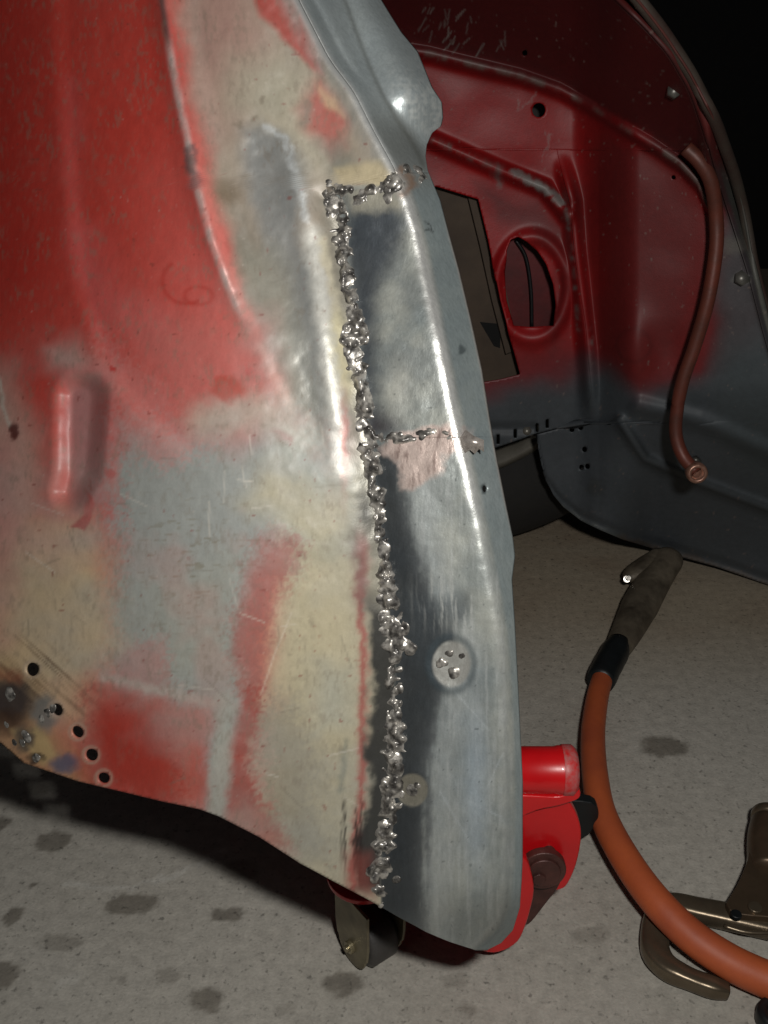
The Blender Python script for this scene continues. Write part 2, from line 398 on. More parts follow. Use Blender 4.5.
    # scratches
    p.stroke([(292, 612), (276, 650), (262, 692)], .6, (200, 190, 172), .5, f=1.2, warp=0)
    p.stroke([(164, 250), (178, 244), (196, 248)], 1.2, (176, 52, 44), .0)
    r = np.hypot((X-188)/24, (Y-282)/22); th = np.arctan2(Y-282, X-188)
    p.mix(np.exp(-((r-1)/.10)**2)*((th > 1.0) | (th < -2.2))*.6, (164, 52, 44))
    r = np.hypot((X-200)/14, (Y-296)/9); p.mix(np.exp(-((r-1)/.2)**2)*(th > .2)*.5, (164, 52, 44))
    p.blob(229, 389, 17, 13, (168, 60, 44), .75, f=.35)
    p.blob(113, 371, 4, 3, (176, 58, 54), .9); p.blob(111, 474, 4, 4, (176, 64, 60), .8); p.blob(250, 370, 5, 5, (190, 80, 76), .7)
    p.stroke([(275, 432), (290, 440)], 3, (156, 104, 100), .7)
    p.stroke([(250, 462), (282, 470), (296, 476)], 6, (140, 140, 132), .45)
    sp = fn(X, Y, 2.4, s=50, o=2); band = np.exp(-((X-190)/60)**2-((Y-570)/80)**2)
    p.mix(np.clip((fn(X, Y, 9, 3, s=51, o=2)-.55)*3, 0, 1)*band*.6, (112, 104, 84))
    p.mix(np.clip((sp-1.1)*3, 0, 1)*.22, (205, 190, 180))
    p.mix(np.clip(.45*fn(X, Y, 90, 60, s=53)+.1, 0, .45)*ss(300, 480, Y+.4*X), (148, 150, 144)); p.mix(np.clip(.5*fn(X, Y, 70, s=54)-.1, 0, .25)*ss(300, 480, Y)*(1-ss(300, 350, X)), (172, 118, 108))
    dr = np.clip(fn(X, Y, 30, s=55)*fn(X, Y, 2.5, 6, s=56, o=2)*2.2, 0, 1); p.mix(dr*.35*(1-ss(350, 370, X)), (120, 110, 96))
    p.mix(np.clip((fn(X, Y, 5, s=52, o=2)-1.02)*4, 0, 1)*.6, (120, 60, 52))
    rg = random.Random(12)
    for k in range(46):
        x, y = rg.uniform(20, 350), rg.uniform(420, 830); a_ = rg.uniform(-.5, .9) if k % 3 else rg.uniform(1.2, 1.9); L_ = rg.uniform(10, 40)
        m = (np.abs(X-x) < 60) & (np.abs(Y-y) < 60); a2 = np.zeros(X.size)
        a2[m] = 1-ss(.2, 1.5, seg_d(X[m], Y[m], [(x, y), (x+L_*math.cos(a_), y+L_*math.sin(a_))])); p.mix(a2*rg.uniform(.15, .4), rg.choice([(206, 200, 188), (110, 104, 92)]))
    # burnt, welded corner bottom left
    p.poly([(-90, 655), (10, 660), (40, 690), (70, 735), (82, 790), (-90, 760)], (160, 132, 96), .8, f=12, rough=.5)
    gr = np.clip(fn(.66*X-.75*Y, .75*X+.66*Y, 2.4, 80, s=60, o=3)*1.3, 0, 1)
    m_ = (1-ss(-10, 14, poly_d(X, Y, [(-90, 640), (20, 640), (60, 655), (92, 700), (80, 720), (60, 700), (-90, 700)])))
    p.mix(gr*m_*.6, (110, 88, 68), metal=.3)
    p.blob(12, 700, 24, 22, (62, 60, 66), .85, f=.5, metal=.5, rough=.35); p.blob(6, 722, 20, 12, (80, 60, 48), .8, f=.5)
    p.blob(47, 712, 13, 17, (122, 128, 128), .75, f=.5, metal=.4); p.blob(66, 762, 14, 9, (88, 100, 128), .75, f=.6, metal=.4)
    p.poly([(100, 700), (125, 705), (150, 730), (170, 770), (160, 800), (120, 790), (95, 770), (90, 735)], (150, 40, 30), .6, f=16)
    p.poly([(18, 730), (44, 728), (60, 755), (44, 765), (22, 752)], (178, 158, 112), .7, f=6)
    p.blob(26, 738, 9, 12, (90, 84, 84), .8, f=.5, metal=.5, rough=.3); p.blob(38, 757, 8, 5, (70, 62, 58), .8, f=.4, metal=.5, rough=.3)
    p.stroke([(-10, 672), (20, 678)], 5, (150, 80, 56), .5, f=6)
    for (hx, hy) in ((34, 669), (57, 709), (79, 731), (92.5, 754), (105, 777)):
        rr = np.hypot(X-hx, Y-hy); p.mix(np.exp(-((rr-8)/1.6)**2)*.5, (190, 170, 150), metal=.3)
    # red primer left of the weld, heat black around the weld
    st = np.exp(-((p.fx-(w_-np.interp(Y, [540, 620, 700, 900], [20, 32, 32, 28])))/np.interp(Y, [380, 560, 620, 900], [4, 7, 4, 5]))**2)
    p.mix(st*ss(520, 550, Y)*(1-ss(885, 900, Y))*.85, (150, 80, 74))
    p.mix(np.exp(-((p.fx-344)/4)**2-((Y-435)/48)**2)*.75, (156, 90, 82))
    hl = ss(-32, -20, p.fx-w_ + 8*fn(X, Y, 30, s=71))*ss(570, 620, Y)*(1-ss(880, 900, Y))
    p.mix(hl*.92, (48, 50, 52), metal=.35, rough=.38)
    p.mix(np.exp(-((p.fx-(w_-26))/9)**2)*ss(500, 560, Y)*(1-ss(600, 640, Y))*.5, (80, 78, 76))
    p.mix(ss(-26, -6, p.fx-w_)*(1-ss(580, 620, Y))*ss(185, 205, Y)*.75, (132, 130, 120), metal=.4, rough=.35)
    p.mix(np.exp(-((X-w_+14)/12)**2-((Y-512)/26)**2)*.85, (72, 72, 70), metal=.4)
    p.mix(np.exp(-((p.fx-w_+16)/7)**2)*ss(300, 330, Y)*(1-ss(370, 420, Y))*.7, (204, 196, 160))
    hv = np.clip(fn(X, Y, 2.2, 50, s=77, o=2)*2.0, 0, 1)*(1-ss(-8, 8, poly_d(X, Y, [(340, 800), (362, 800), (366, 880), (352, 890), (342, 850)])))
    p.mix(hv*.85, (48, 44, 42), metal=.3)
    p.mix((1-ss(-12, 8, poly_d(X, Y, [(344, 850), (372, 850), (376, 900), (362, 895), (345, 885)])))*.55, (150, 78, 70))
    # fresh metal panel right of the weld and flange
    g = ss(-1, 1, X-w_)*ss(184, 192, Y); g = np.maximum(g, ss(-2, 2, X-c))
    p.mix(g, (142, 148, 145), metal=.4, rough=.42); p.mix(g*(1-ss(380, 440, Y))*.6, (122, 126, 124))
    p.mix(g*np.clip(.5*fn(X, Y, 30, s=81)+.15, 0, 1), (178, 180, 170))
    p.mix(g*np.clip(.7*fn(X, Y, 40, s=82), 0, 1), (116, 126, 128))
    up = g*(1-ss(425, 445, Y))
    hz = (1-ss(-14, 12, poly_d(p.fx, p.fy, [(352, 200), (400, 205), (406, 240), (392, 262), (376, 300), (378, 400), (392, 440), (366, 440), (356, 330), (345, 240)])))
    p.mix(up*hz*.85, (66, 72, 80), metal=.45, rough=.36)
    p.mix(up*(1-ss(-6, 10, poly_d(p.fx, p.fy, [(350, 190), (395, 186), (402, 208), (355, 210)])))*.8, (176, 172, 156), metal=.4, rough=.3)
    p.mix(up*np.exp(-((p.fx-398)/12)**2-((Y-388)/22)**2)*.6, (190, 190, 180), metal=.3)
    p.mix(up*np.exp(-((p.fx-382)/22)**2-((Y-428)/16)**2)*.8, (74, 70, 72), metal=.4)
    # lower heat bands
    lo_ = g*ss(440, 455, Y)
    bw = np.interp(Y, [450, 520, 600, 640, 700, 760, 850, 930], [36, 32, 44, 60, 48, 36, 44, 44])
    p.mix(lo_*(1-ss(-9, 9, p.fx-w_-bw + 7*fn(X, Y, 5, 40, s=84)))*.92, (46, 50, 54), metal=.3, rough=.42)
    p.mix(lo_*np.exp(-((X-(w_+bw+14))/16)**2)*.35, (190, 196, 196), metal=.45)
    p.mix(lo_*(1-ss(-12, 12, poly_d(p.wx, p.wy, [(408, 590), (440, 600), (470, 590), (470, 620), (430, 660), (400, 650)])))*.6, (70, 76, 80))
    sq = np.clip(fn(X, Y, 2.5, 45, s=86, o=3)*1.3, 0, 1)
    p.mix(lo_*sq*.40*ss(-6, 12, X-w_-bw), (196, 200, 198), metal=.5, rough=.35)
    p.mix(lo_*np.exp(-((X-455)/28)**2-((Y-600)/22)**2)*sq*.8, (212, 214, 208), metal=.5)
    p.mix(lo_*np.exp(-((X-476)/13)**2-((Y-790)/80)**2)*.55, (184, 200, 212), metal=.5, rough=.32)
    p.mix(lo_*ss(900, 945, Y)*.4, (120, 126, 126))
    for (pp) in ([(503, 752), (486, 790)], [(470, 800), (500, 815)], [(440, 790), (470, 840)], [(455, 690), (490, 730)]): p.stroke(pp, .5, (204, 212, 216), .4, f=1.2, warp=0)
    p.mix(g*np.clip((fn(X, Y, 4, s=88, o=2)-1.0)*4, 0, 1)*.6, (70, 76, 78))
    # puddle marks
    q = np.hypot((X-452)/21, (Y-663)/25)
    p.mix((1-ss(.85, 1.0, q)), (176, 176, 170), metal=.5, rough=.4); p.mix(np.clip(fn(X, Y, 6, s=93), 0, 1)*(1-ss(.85, 1.0, q)), (204, 206, 200)); p.mix(np.exp(-((q-1.1)/.16)**2)*.55, (70, 82, 88), metal=.4)
    q = np.hypot((X-413)/17, (Y-789)/18); p.mix((1-ss(.85, 1.0, q))*.85, (150, 146, 132), metal=.5, rough=.4)
    # cross weld: ground bright, pinkish
    gp = 1-ss(-4, 5, poly_d(p.fx, p.fy, [(392, 436), (446, 426), (470, 432), (472, 446), (444, 456), (442, 472), (420, 486), (404, 488), (400, 462), (384, 452)]))
    p.mix(g*gp, (226, 206, 196), metal=.6, rough=.34)
    p.mix(g*gp*np.clip(fn(X, Y, 3, 12, s=91, o=3)*1.5, 0, 1)*.7, (110, 88, 82), metal=.5)
    # crease highlight painted in as a bright metal line
    cr = np.exp(-((X-c+1)/4.2)**2)*(1-ss(440, 560, Y)*.85)
    p.mix(cr*.9, (236, 236, 232), metal=.8, rough=.30)
    p.mix(np.exp(-((X-c)/3.5)**2)*(1-ss(165, 175, Y))*.6, (190, 196, 196), metal=.5, rough=.3)
    fl = g*ss(4, 9, X-c)*ss(170, 200, Y); p.mix(fl*.7, (128, 140, 142), metal=.35, rough=.45)
    p.stroke([(497-74, 232), (430, 233), (424, 224)], .8, (62, 66, 66), .8, f=1)
    up2 = ss(0, 4, X-c)*(1-ss(165, 180, Y))
    p.mix(up2*.75, (172, 182, 184), metal=.4, rough=.36)
    p.mix(up2*ss(80, 140, Y)*(1-ss(0, 14, X-D(Y)))*.7, (112, 114, 110), metal=.4, rough=.4)
    p.mix(up2*np.exp(-((X-D(Y)+2)/3)**2)*.5, (96, 98, 92))
    p.mix(up2*np.exp(-((Y-108)/30)**2)*ss(4, 20, X-D(Y))*np.clip(.4+fn(X, Y, 3, s=95, o=2), 0, 1)*.6, (206, 210, 206), metal=.4)
    p.stroke([(401, 172), (412, 184), (404, 192)], 3, (150, 100, 58), .6)
    e_ = E(Y)-X; p.mix(np.exp(-(e_/1.6)**2)*ss(200, 260, Y)*(1-ss(480, 560, Y))*.7, (190, 176, 166), metal=.5, rough=.3)
    p.mix(lo_*np.exp(-((e_-14)/2)**2)*ss(640, 760, Y)*.35, (104, 112, 112))
    # small chips on the flange
    for (x, y) in ((483, 489), (459, 350)): p.blob(x, y, 4, 5, (70, 78, 80), .8, f=.4)
    bump = .55 + .6*p.m + .5*np.exp(-((X-w_)/26)**2)*ss(190, 200, Y)
    return p, np.clip(bump, 0, 2)

body = thing('car', 'stripped car body in sanded red and grey with a rough weld seam', 'car', tuple(PY(430, 500, .6)))
m_skin = surf_mat('sanded_red_paint', grain=(60, 60, 22), bump=.18, cvar=.09)
m_galv = surf_mat('scoured_zinc_steel', grain=(90, 90, 14), bump=.28, cvar=.16)
HOLES = [('e', 34, 669, 6.3, 6.8, 0), ('e', 58.5, 709, 5.2, 6.4, -.5), ('e', 79, 731, 5.2, 6.4, -.7), ('e', 93, 754, 6.2, 6.0, .2), ('e', 105, 777, 5.8, 5.4, .3)]
RB = lambda y: np.where(y < 174, C(y), np.where(y < 190, C(174)+(y-174)/16*(W(192)-C(174)), W(y)))
OUTSIDE = ('p', _B[:-3]+[(425, 1000), (-140, 1000), (-140, 720)])
rowgrid('outer_panel', -70, 909, 1.9, lambda y: np.full(np.shape(y), -90.), RB, 1.9, tn, paint_near, m_skin, body, [OUTSIDE]+HOLES, label='painted outer panel in sanded red, cream and grey')
rowgrid('upper_flange', -70, 174, 1.5, lambda y: C(y), lambda y: E(y), 1.5, tn, paint_near, m_galv, body, label='galvanised upper flange with a bulging lip')
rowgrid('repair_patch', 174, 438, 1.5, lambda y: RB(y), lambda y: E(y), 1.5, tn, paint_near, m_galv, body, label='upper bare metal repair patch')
rowgrid('repair_patch', 437, 948, 1.5, lambda y: np.minimum(np.where(y < 906, W(y), BL(y)), E(y)-1), lambda y: E(y), 1.5, tn, paint_near, m_galv, body,
        [('e', 483, 489, 2.6, 3.6, 0)], label='lower bare metal repair patch')

# ------------------------------------------------------------------ weld seams: a rough bead and its blobs
def weld_mat():
    m, N, L, b = new_mat('weld_metal')
    tc = N.new('ShaderNodeTexCoord'); gm = N.new('ShaderNodeNewGeometry')
    n = N.new('ShaderNodeTexNoise'); n.inputs['Scale'].default_value = 260; n.inputs['Detail'].default_value = 5
    L.new(gm.outputs['Position'], n.inputs['Vector'])
    r = N.new('ShaderNodeValToRGB'); e = r.color_ramp.elements
    e[0].position = .36; e[0].color = (*lin((70, 68, 66)), 1); e[1].position = .62; e[1].color = (*lin((186, 182, 174)), 1)
    x = e.new(.5); x.color = (*lin((128, 125, 120)), 1)
    L.new(n.outputs[0], r.inputs[0]); L.new(r.outputs[0], b.inputs['Base Color'])
    b.inputs['Metallic'].default_value = .5; b.inputs['Roughness'].default_value = .32
    n2 = N.new('ShaderNodeTexNoise'); n2.inputs['Scale'].default_value = 600; n2.inputs['Detail'].default_value = 3
    L.new(gm.outputs['Position'], n2.inputs['Vector'])
    bp = N.new('ShaderNodeBump'); bp.inputs['Strength'].default_value = .35; bp.inputs['Distance'].default_value = .0005
    L.new(n2.outputs[0], bp.inputs['Height']); L.new(bp.outputs[0], b.inputs['Normal'])
    return m
m_weld = weld_mat()
rng = random.Random(7)
def seam(pts, r0, seed, label):
    """low rough bead along photo positions pts (x, y, half width)"""
    path = smooth_path(pts, 10); n = len(path); K = 19; co = []; 
    S = np.array(path); tg = np.gradient(S[:, :2], axis=0); tg /= np.linalg.norm(tg, axis=1)[:, None]
    u = np.linspace(-1, 1, K)
    X = S[:, 0][:, None]-tg[:, 1][:, None]*u*S[:, 2][:, None]*1.4*(1+.35*fn(S[:, 1]+S[:, 0], S[:, 0]*0+seed, 6, s=seed, o=2))[:, None]
    Y = S[:, 1][:, None]+tg[:, 0][:, None]*u*S[:, 2][:, None]*1.4
    X = X.ravel(); Y = Y.ravel(); U = np.tile(u, n)
    h = (1-np.abs(U)**2.6)*r0*(1.0+1.1*fn(X, Y, 9, s=seed+1, o=2)) + (1-U**2)*.00055*fn(X, Y, 4.6, s=seed+2, o=2) - .0002*np.abs(U)
    t = tn(X, Y)-h
    idx = np.arange(n*K).reshape(n, K); q = np.stack([idx[:-1, :-1], idx[1:, :-1], idx[1:, 1:], idx[:-1, 1:]], -1).reshape(-1, 4)
    me = from_arrays('weld_bead', PT(X, Y, t), q)
    o = link('weld_bead', me, m_weld, body, label); o.data.flip_normals() if False else None
    return o
def fine(pts, step):
    out = []
    for i in range(len(pts)-1):
        (x0, y0, w0), (x1, y1, w1) = pts[i], pts[i+1]; L_ = math.hypot(x1-x0, y1-y0); k = max(1, int(L_/step))
        out += [(x0+(x1-x0)*j/k, y0+(y1-y0)*j/k, w0+(w1-w0)*j/k) for j in range(k)]
    return out+[pts[-1]]
main_pts = [(float(W(y)), y, w_) for y, w_ in ((186, 9), (215, 9), (245, 8), (270, 7), (300, 8), (330, 11), (355, 11), (372, 8), (395, 8), (415, 8), (440, 11), (470, 7), (500, 7), (530, 6), (560, 8),
            (590, 8), (612, 10), (632, 13), (655, 9), (690, 8), (720, 8), (745, 9), (770, 8), (800, 9), (830, 9), (860, 8), (876, 12), (892, 8), (903, 3))]
top_pts = [(326, 200, 7), (340, 192, 9), (360, 198, 8), (378, 190, 8), (394, 186, 9), (402, 176, 9), (415, 174, 7), (424, 180, 5)]
mid_pts = [(368, 446, 9), (384, 438, 7), (402, 438, 6), (420, 434, 6), (438, 434, 6), (448, 436, 4)]
# blob shapes
blob_meshes = []
for k in range(7):
    bm = bmesh.new(); bmesh.ops.create_icosphere(bm, subdivisions=3, radius=1)
    rr = random.Random(k); ph = [rr.uniform(0, 6) for _ in range(9)]; fr = [rr.uniform(1.2, 3.4) for _ in range(9)]
    for v in bm.verts:
        c = v.co.copy(); d = 0
        for j in range(3): d += math.sin(c.x*fr[j*3]+ph[j*3])*math.cos(c.y*fr[j*3+1]+ph[j*3+1])*math.sin(c.z*fr[j*3+2]+ph[j*3+2])
        v.co = c*(1+.20*d)
        if k % 3 == 2:
            a = c.angle(Vector((0, 0, 1))); v.co *= 1-.35*math.exp(-(a/.5)**2)
    me = bpy.data.meshes.new('weld_blob'); bm.to_mesh(me); bm.free(); me.materials.append(m_weld)
    me.polygons.foreach_set('use_smooth', [True]*len(me.polygons)); blob_meshes.append(me)
def blob_at(x, y, r, parent, hgt=.55, k=None, name='weld_blob', st=1.0):
    """r in photo units at the panel's distance"""
    t = float(tn(np.array([float(x)]), np.array([float(y)]))[0]); rw = r*t/FPX
    p = Vector(PT(x, y, t)); e = .6
    px = Vector(PT(x+e, y, float(tn(np.array([x+e]), np.array([float(y)]))[0]))); py = Vector(PT(x, y+e, float(tn(np.array([float(x)]), np.array([y+e]))[0])))
    n = (py-p).cross(px-p).normalized()
    if n.dot(Vector((0, 0, H))-p) < 0: n = -n
    o = bpy.data.objects.new(name, blob_meshes[rng.randrange(7) if k is None else k]); COL.objects.link(o)
    q = n.to_track_quat('Z', 'Y').to_matrix().to_4x4() @ Matrix.Rotation(rng.uniform(0, 6.28), 4, 'Z') @ Matrix.Diagonal((rw*rng.uniform(.85, 1.2)*st, rw*rng.uniform(.8, 1.1), rw*hgt, 1))
    o.parent = parent; o.matrix_parent_inverse = Matrix.Identity(4)
    o.matrix_basis = Matrix.Translation(p + n*(rw*.05+(.0008 if hgt < 1 else 0))) @ q
    return o
for pts, r0, seed, label, step, sz in ((main_pts, .0028, 3, 'long vertical bead of lumpy bright weld', 8.5, 5.6), (top_pts, .0020, 31, 'short weld across the top of the patch', 7.5, 5.5), (mid_pts, .0014, 57, 'short weld across the middle of the patch', 9, 5)):
    b = seam(fine(pts, 12), r0, seed, label)
    # blobs keep world positions: parent offset cancelled by the bead's own location
    pp = fine(pts, step)
    for (x, y, w_) in pp:
        for j in range(2 if w_ > 9.5 else 1):
            o = blob_at(x+rng.uniform(-.65, .65)*w_, y+rng.uniform(-3, 3), sz*rng.uniform(.4, 1.1), b, rng.uniform(.25, .42))
# big single blobs seen in the photograph
wb = [o for o in body.children if o.name.startswith('weld_bead')][0]
for (x, y, r, h) in ((354, 358, 13, .5), (348, 352, 7, .8), (364, 402, 9, .6), (362, 425, 9, .6), (384, 548, 8, .6), (386, 597, 9, .7), (410, 646, 8, .7), (404, 628, 8, .5), (394, 757, 9, .75),
                     (396, 716, 8, .6), (393, 733, 8, .7), (401, 792, 5, .8), (374, 876, 7, .7), (377, 868, 5, .7), (397, 878, 6, .6), (384, 830, 5, .8), (382, 838, 4, .9), (334, 205, 9, .6), (328, 202, 6, .7), (343, 240, 8, .5),
                     (348, 282, 8, .6), (354, 310, 7, .6)):
    blob_at(x, y, r*.95, wb, h*.72)
tb = [o for o in body.children if o.name.startswith('weld_bead')][1]
for (x, y, r, h) in ((395, 184, 10, .6), (405, 170, 7, .7), (416, 172, 6, .7), (360, 201, 7, .35), (389, 198, 7, .35)):
    blob_at(x, y, r*.9, tb, h*.7)
for (x, y, r, h) in ((442, 662, 6, .55), (450, 652, 4, .6), (455, 672, 6, .55), (463, 655, 4, .4)):
    blob_at(x, y, r, body, h, name='plug_weld').location -= body.location
for (x, y, r, h) in ((413, 789, 8, .4), (418, 784, 4, .6), (401, 792, 4, .7)):
    blob_at(x, y, r, body, h, name='plug_weld').location -= body.location
for (x, y, r, h) in ((12, 694, 9, .3), (28, 735, 7, .5), (24, 742, 5, .6), (38, 757, 6, .6), (49, 712, 5, .7), (43, 718, 5, .5), (8, 724, 4, .6), (54, 708, 5, .5), (16, 742, 5, .4)):
    blob_at(x, y, r*.9, body, h*.6, name='weld_spatter').location -= body.location
for k in range(46):
    y = rng.uniform(560, 880); x = float(W(y))+rng.choice((-1, 1))*rng.uniform(9, 24)
    blob_at(x, y, rng.uniform(.8, 1.5), wb, 1)
# torn bright tab standing out of the crease
bm = bmesh.new()
tab = [(466, 430), (474, 436), (484, 440), (484, 452), (479, 449), (475, 454), (470, 450), (465, 453), (458, 440)]
tp = [Vector(PT(x, y, float(tn(np.array([458.]), np.array([430.]))[0])-.0015-.0011*(x-458)/10)) for x, y in tab]
prism(bm, tp, Vector((0, .0008, -.0003)))
bm_link('torn_tab', bm, mat('torn_steel', (222, 214, 206), .7, .25, (150, 140, 132), 400, .8, .6), body, 'bright torn metal tab')

# ------------------------------------------------------------------ far side of the body
RI = lambda x: np.interp(x, [380, 430, 470, 520, 560, 590, 625, 655, 680, 698, 708], [46, 54, 64, 76, 90, 106, 128, 146, 163, 182, 205])   # rib line (y of x)
OUT = crv([(560, -90), (638, -2), (662, 28), (690, 70), (716, 120), (736, 175), (746, 215), (754, 262), (768, 318), (790, 400), (810, 480), (815, 590)])
INN = crv([(540, -90), (614, -2), (640, 22), (668, 52), (690, 90), (704, 130), (716, 175), (730, 220), (748, 275), (762, 330), (782, 400), (800, 480), (806, 590)])
LOW = lambda x: np.interp(x, [536, 540, 546, 560, 580, 621, 661, 717, 768, 830], [434, 460, 486, 505, 521, 539, 551, 567, 585, 604])
def tf(X, Y):
    t = (.855 - .05*ss(570, 640, X) - .00030*np.clip(X-600, 0, 300) + ss(380, 570, Y)*(.10*ss(590, 660, X)+.015))/(CP-(Y-512)/FPX*SP)
    up = np.clip(RI(X)-Y, -20, 300)
    t = t - .0009*softp(up, 5)
    t = t - .010*np.exp(-((Y-RI(X))/6)**2)*(X < 712)                               # rib
    c = np.interp(Y, [150, 200, 250, 350, 420], [560, 572, 576, 588, 592])
    t = t - .018*np.exp(-((X-c)/7)**2)*ss(150, 200, Y)*(1-ss(380, 430, Y))           # corner bead
    s = seg_d(X, Y, [(432, 140), (500, 170), (545, 188), (566, 215)])
    t = t - .012*np.exp(-(s/6)**2)
    t = t + .02*ss(0, 12, X-INN(Y))                                                # outer flange steps back
    t = t - .012*np.exp(-((X-OUT(Y))/4)**2)
    q = np.hypot((X-532)/42, (Y-288)/60); t = t - .006*np.exp(-((q-.85)/.12)**2)
    q = np.hypot((X-632)/22, (Y-345)/40); t = t - .014*np.exp(-q*q)
    s = seg_d(X, Y, [(620, 420), (645, 458), (700, 482), (790, 516)]); t = t + .008*ss(0, 20, poly_d(X, Y, [(620, 420), (645, 458), (700, 482), (790, 516), (790, 700), (540, 700), (560, 420)]))*0 - .010*np.exp(-(s/6)**2)
    s = seg_d(X, Y, [(640, 405), (700, 420), (790, 460)]); t = t - .010*np.exp(-(s/9)**2)
    t = t + .004*ss(9, 0, np.abs(Y-LOW(X)+6))
    t = t + .0022*fn(X, Y, 70, s=120, o=2)
    # hem of the bulkhead with the slots
    t = t - .016*(1-ss(0, 26, np.abs(Y-np.interp(X, [470, 496, 540, 570], [440, 436, 420, 414]))))*(X < 568)*0
    return t
def paint_far(X, Y):
    p = Paint(X, Y, (150, 30, 30), 0, .4)
    n1 = fn(X, Y, 50, s=130)
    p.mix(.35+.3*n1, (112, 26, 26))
    p.mix(ss(-6, 4, RI(X)-Y)*.9, (86, 30, 30), rough=.55)  # shade of the overhanging upper panel put into its colour
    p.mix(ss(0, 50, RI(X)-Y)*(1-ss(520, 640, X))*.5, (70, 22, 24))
    p.poly([(430, 80), (560, 105), (590, 130), (585, 175), (560, 185), (430, 150)], (172, 28, 30), .85, f=16)
    p.poly([(430, 165), (470, 165), (560, 205), (576, 260), (590, 345), (440, 345)], (186, 34, 38), .8, f=10)
    p.poly([(470, 185), (545, 195), (566, 230), (572, 330), (550, 350), (556, 260), (530, 232), (500, 226)], (106, 46, 46), .75, f=8)
    p.poly([(592, 110), (640, 135), (690, 175), (700, 240), (690, 350), (600, 400), (596, 250)], (118, 48, 46), .8, f=18, rough=.6)
    p.poly([(600, 60), (690, 100), (712, 190), (660, 150), (600, 110)], (98, 40, 40), .7, f=14)
    p.stroke([(602, 120), (640, 140)], 10, (140, 24, 28), .8, f=8)
    # grey primer below
    pr = ss(-24, 24, p.wy-np.interp(X, [430, 500, 560, 590, 640, 700, 768], [392, 384, 366, 352, 392, 372, 330]))
    p.mix(pr*.95, (92, 104, 110), rough=.6)
    p.mix(pr*np.clip(.5*fn(X, Y, 40, s=133), 0, 1), (76, 84, 90))
    p.poly([(722, 175), (760, 240), (800, 330), (800, 600), (715, 400), (716, 300)], (92, 102, 106), .85, f=12, rough=.6)
    p.poly([(430, 350), (560, 352), (590, 372), (560, 388), (430, 392)], (150, 60, 66), .5, f=14)
    p.blob(634, 352, 12, 18, (128, 52, 50), .8, f=.6)
    # flange
    p.mix(ss(-4, 4, X-INN(Y))*(1-ss(130, 200, Y))*.9, (110, 52, 46), rough=.6)
    p.mix(np.exp(-((X-OUT(Y)+3)/2.5)**2)*.6, (140, 132, 116))
    p.mix(ss(2, 6, X-INN(Y))*ss(150, 200, Y)*.8, (110, 112, 104))
    p.mix(np.exp(-((X-INN(Y))/2.0)**2)*.7, (44, 30, 30))
    # chipped ribs
    p.mix(np.exp(-((Y-RI(X))/2.6)**2)*np.clip(.35+fn(X, Y, 12, s=140), 0, 1)*(X < 712)*.8, (132, 116, 108))
    s = seg_d(X, Y, [(432, 140), (500, 170), (545, 188), (566, 215)])
    p.mix(np.exp(-(s/3)**2)*np.clip(.1+fn(X, Y, 10, s=141), 0, 1), (140, 130, 124))
    p.stroke([(512, 172), (530, 180), (548, 190), (562, 202)], 3, (176, 172, 168), .9, f=2)
    p.stroke([(497, 168), (500, 182)], 3, (150, 144, 140), .7)
    for pp in ([(567, 210), (574, 260), (580, 330)], [(590, 330), (592, 360)]): p.mix(np.exp(-(seg_d(X, Y, pp)/2.2)**2)*np.clip(.3+fn(X, Y, 6, s=142), 0, 1), (168, 150, 146))
    rg = random.Random(4)
    for k in range(26):
        x, y = rg.uniform(425, 510), rg.uniform(4, 46); L_ = rg.uniform(4, 16); a = rg.uniform(1.2, 2.4)
        p.mix((1-ss(.2, 1.3, seg_d(X, Y, [(x, y), (x+L_*math.cos(a), y+L_*math.sin(a))])))*.75*rg.uniform(.4, 1), (168, 158, 152))
    for k in range(70):
        x, y = rg.uniform(520, 730), rg.uniform(0, 260); p.mix((1-ss(.4, 1.7, np.hypot(X-x, Y-y)))*rg.uniform(.2, .6), (176, 156, 146))
    for pp in ([(550, 134), (542, 160)], [(545, 132), (548, 150)], [(536, 92), (522, 108)], [(518, 98), (520, 112)]): p.stroke(pp, .7, (180, 150, 146), .6, f=1.2)
    p.blob(741, 278, 9, 6, (150, 150, 146), .7); p.blob(738, 245, 14, 8, (132, 128, 118), .6, f=.6)
    p.blob(596, 487, 9, 9, (80, 84, 84), .6); p.mix(np.exp(-((np.hypot(X-634, Y-345)-16)/2)**2)*.2, (60, 30, 30))
    s = seg_d(X, Y, [(620, 420), (645, 458), (700, 482), (790, 516)]); p.mix(np.exp(-((s-3)/1.4)**2)*.6, (56, 62, 64))
    p.stroke([(560, 506), (580, 521), (621, 538)], 3, (112, 116, 110), .6)
    p.stroke([(621, 538), (700, 562), (800, 596)], 3, (104, 82, 60), .7)
    p.mix(np.clip((fn(X, Y, 3.5, s=145, o=2)-1.0)*4, 0, 1)*.5, (170, 150, 140))
    isr = np.clip((p.c[:, 0]/np.maximum(p.c[:, 1], 1e-4)-1.5)/3, 0, 1)[:, None]; p.c = p.c*(np.array([.50, .50, .50])*(1-isr)+np.array([.62, .34, .36])*isr); p.r = np.maximum(p.r, .5)  # all far colours darkened to stand in for flash falloff
    return p, np.full(X.size, .8)
m_far = surf_mat('dusty_dimmed_paint', grain=(30, 30, 30), bump=.25, cvar=.16)
bulk_low = lambda x: np.interp(x, [440, 496, 540, 568, 575], [462, 447, 431, 425, 424])
RECT = [(435, 186), (478, 199), (488, 240), (500, 300), (514, 352), (520, 374), (500, 379), (470, 384), (440, 386), (430, 300), (428, 240)]
_cx = crv([(553, 80), (556, 150), (570, 200), (576, 260), (586, 330), (592, 400), (570, 426), (540, 438)])
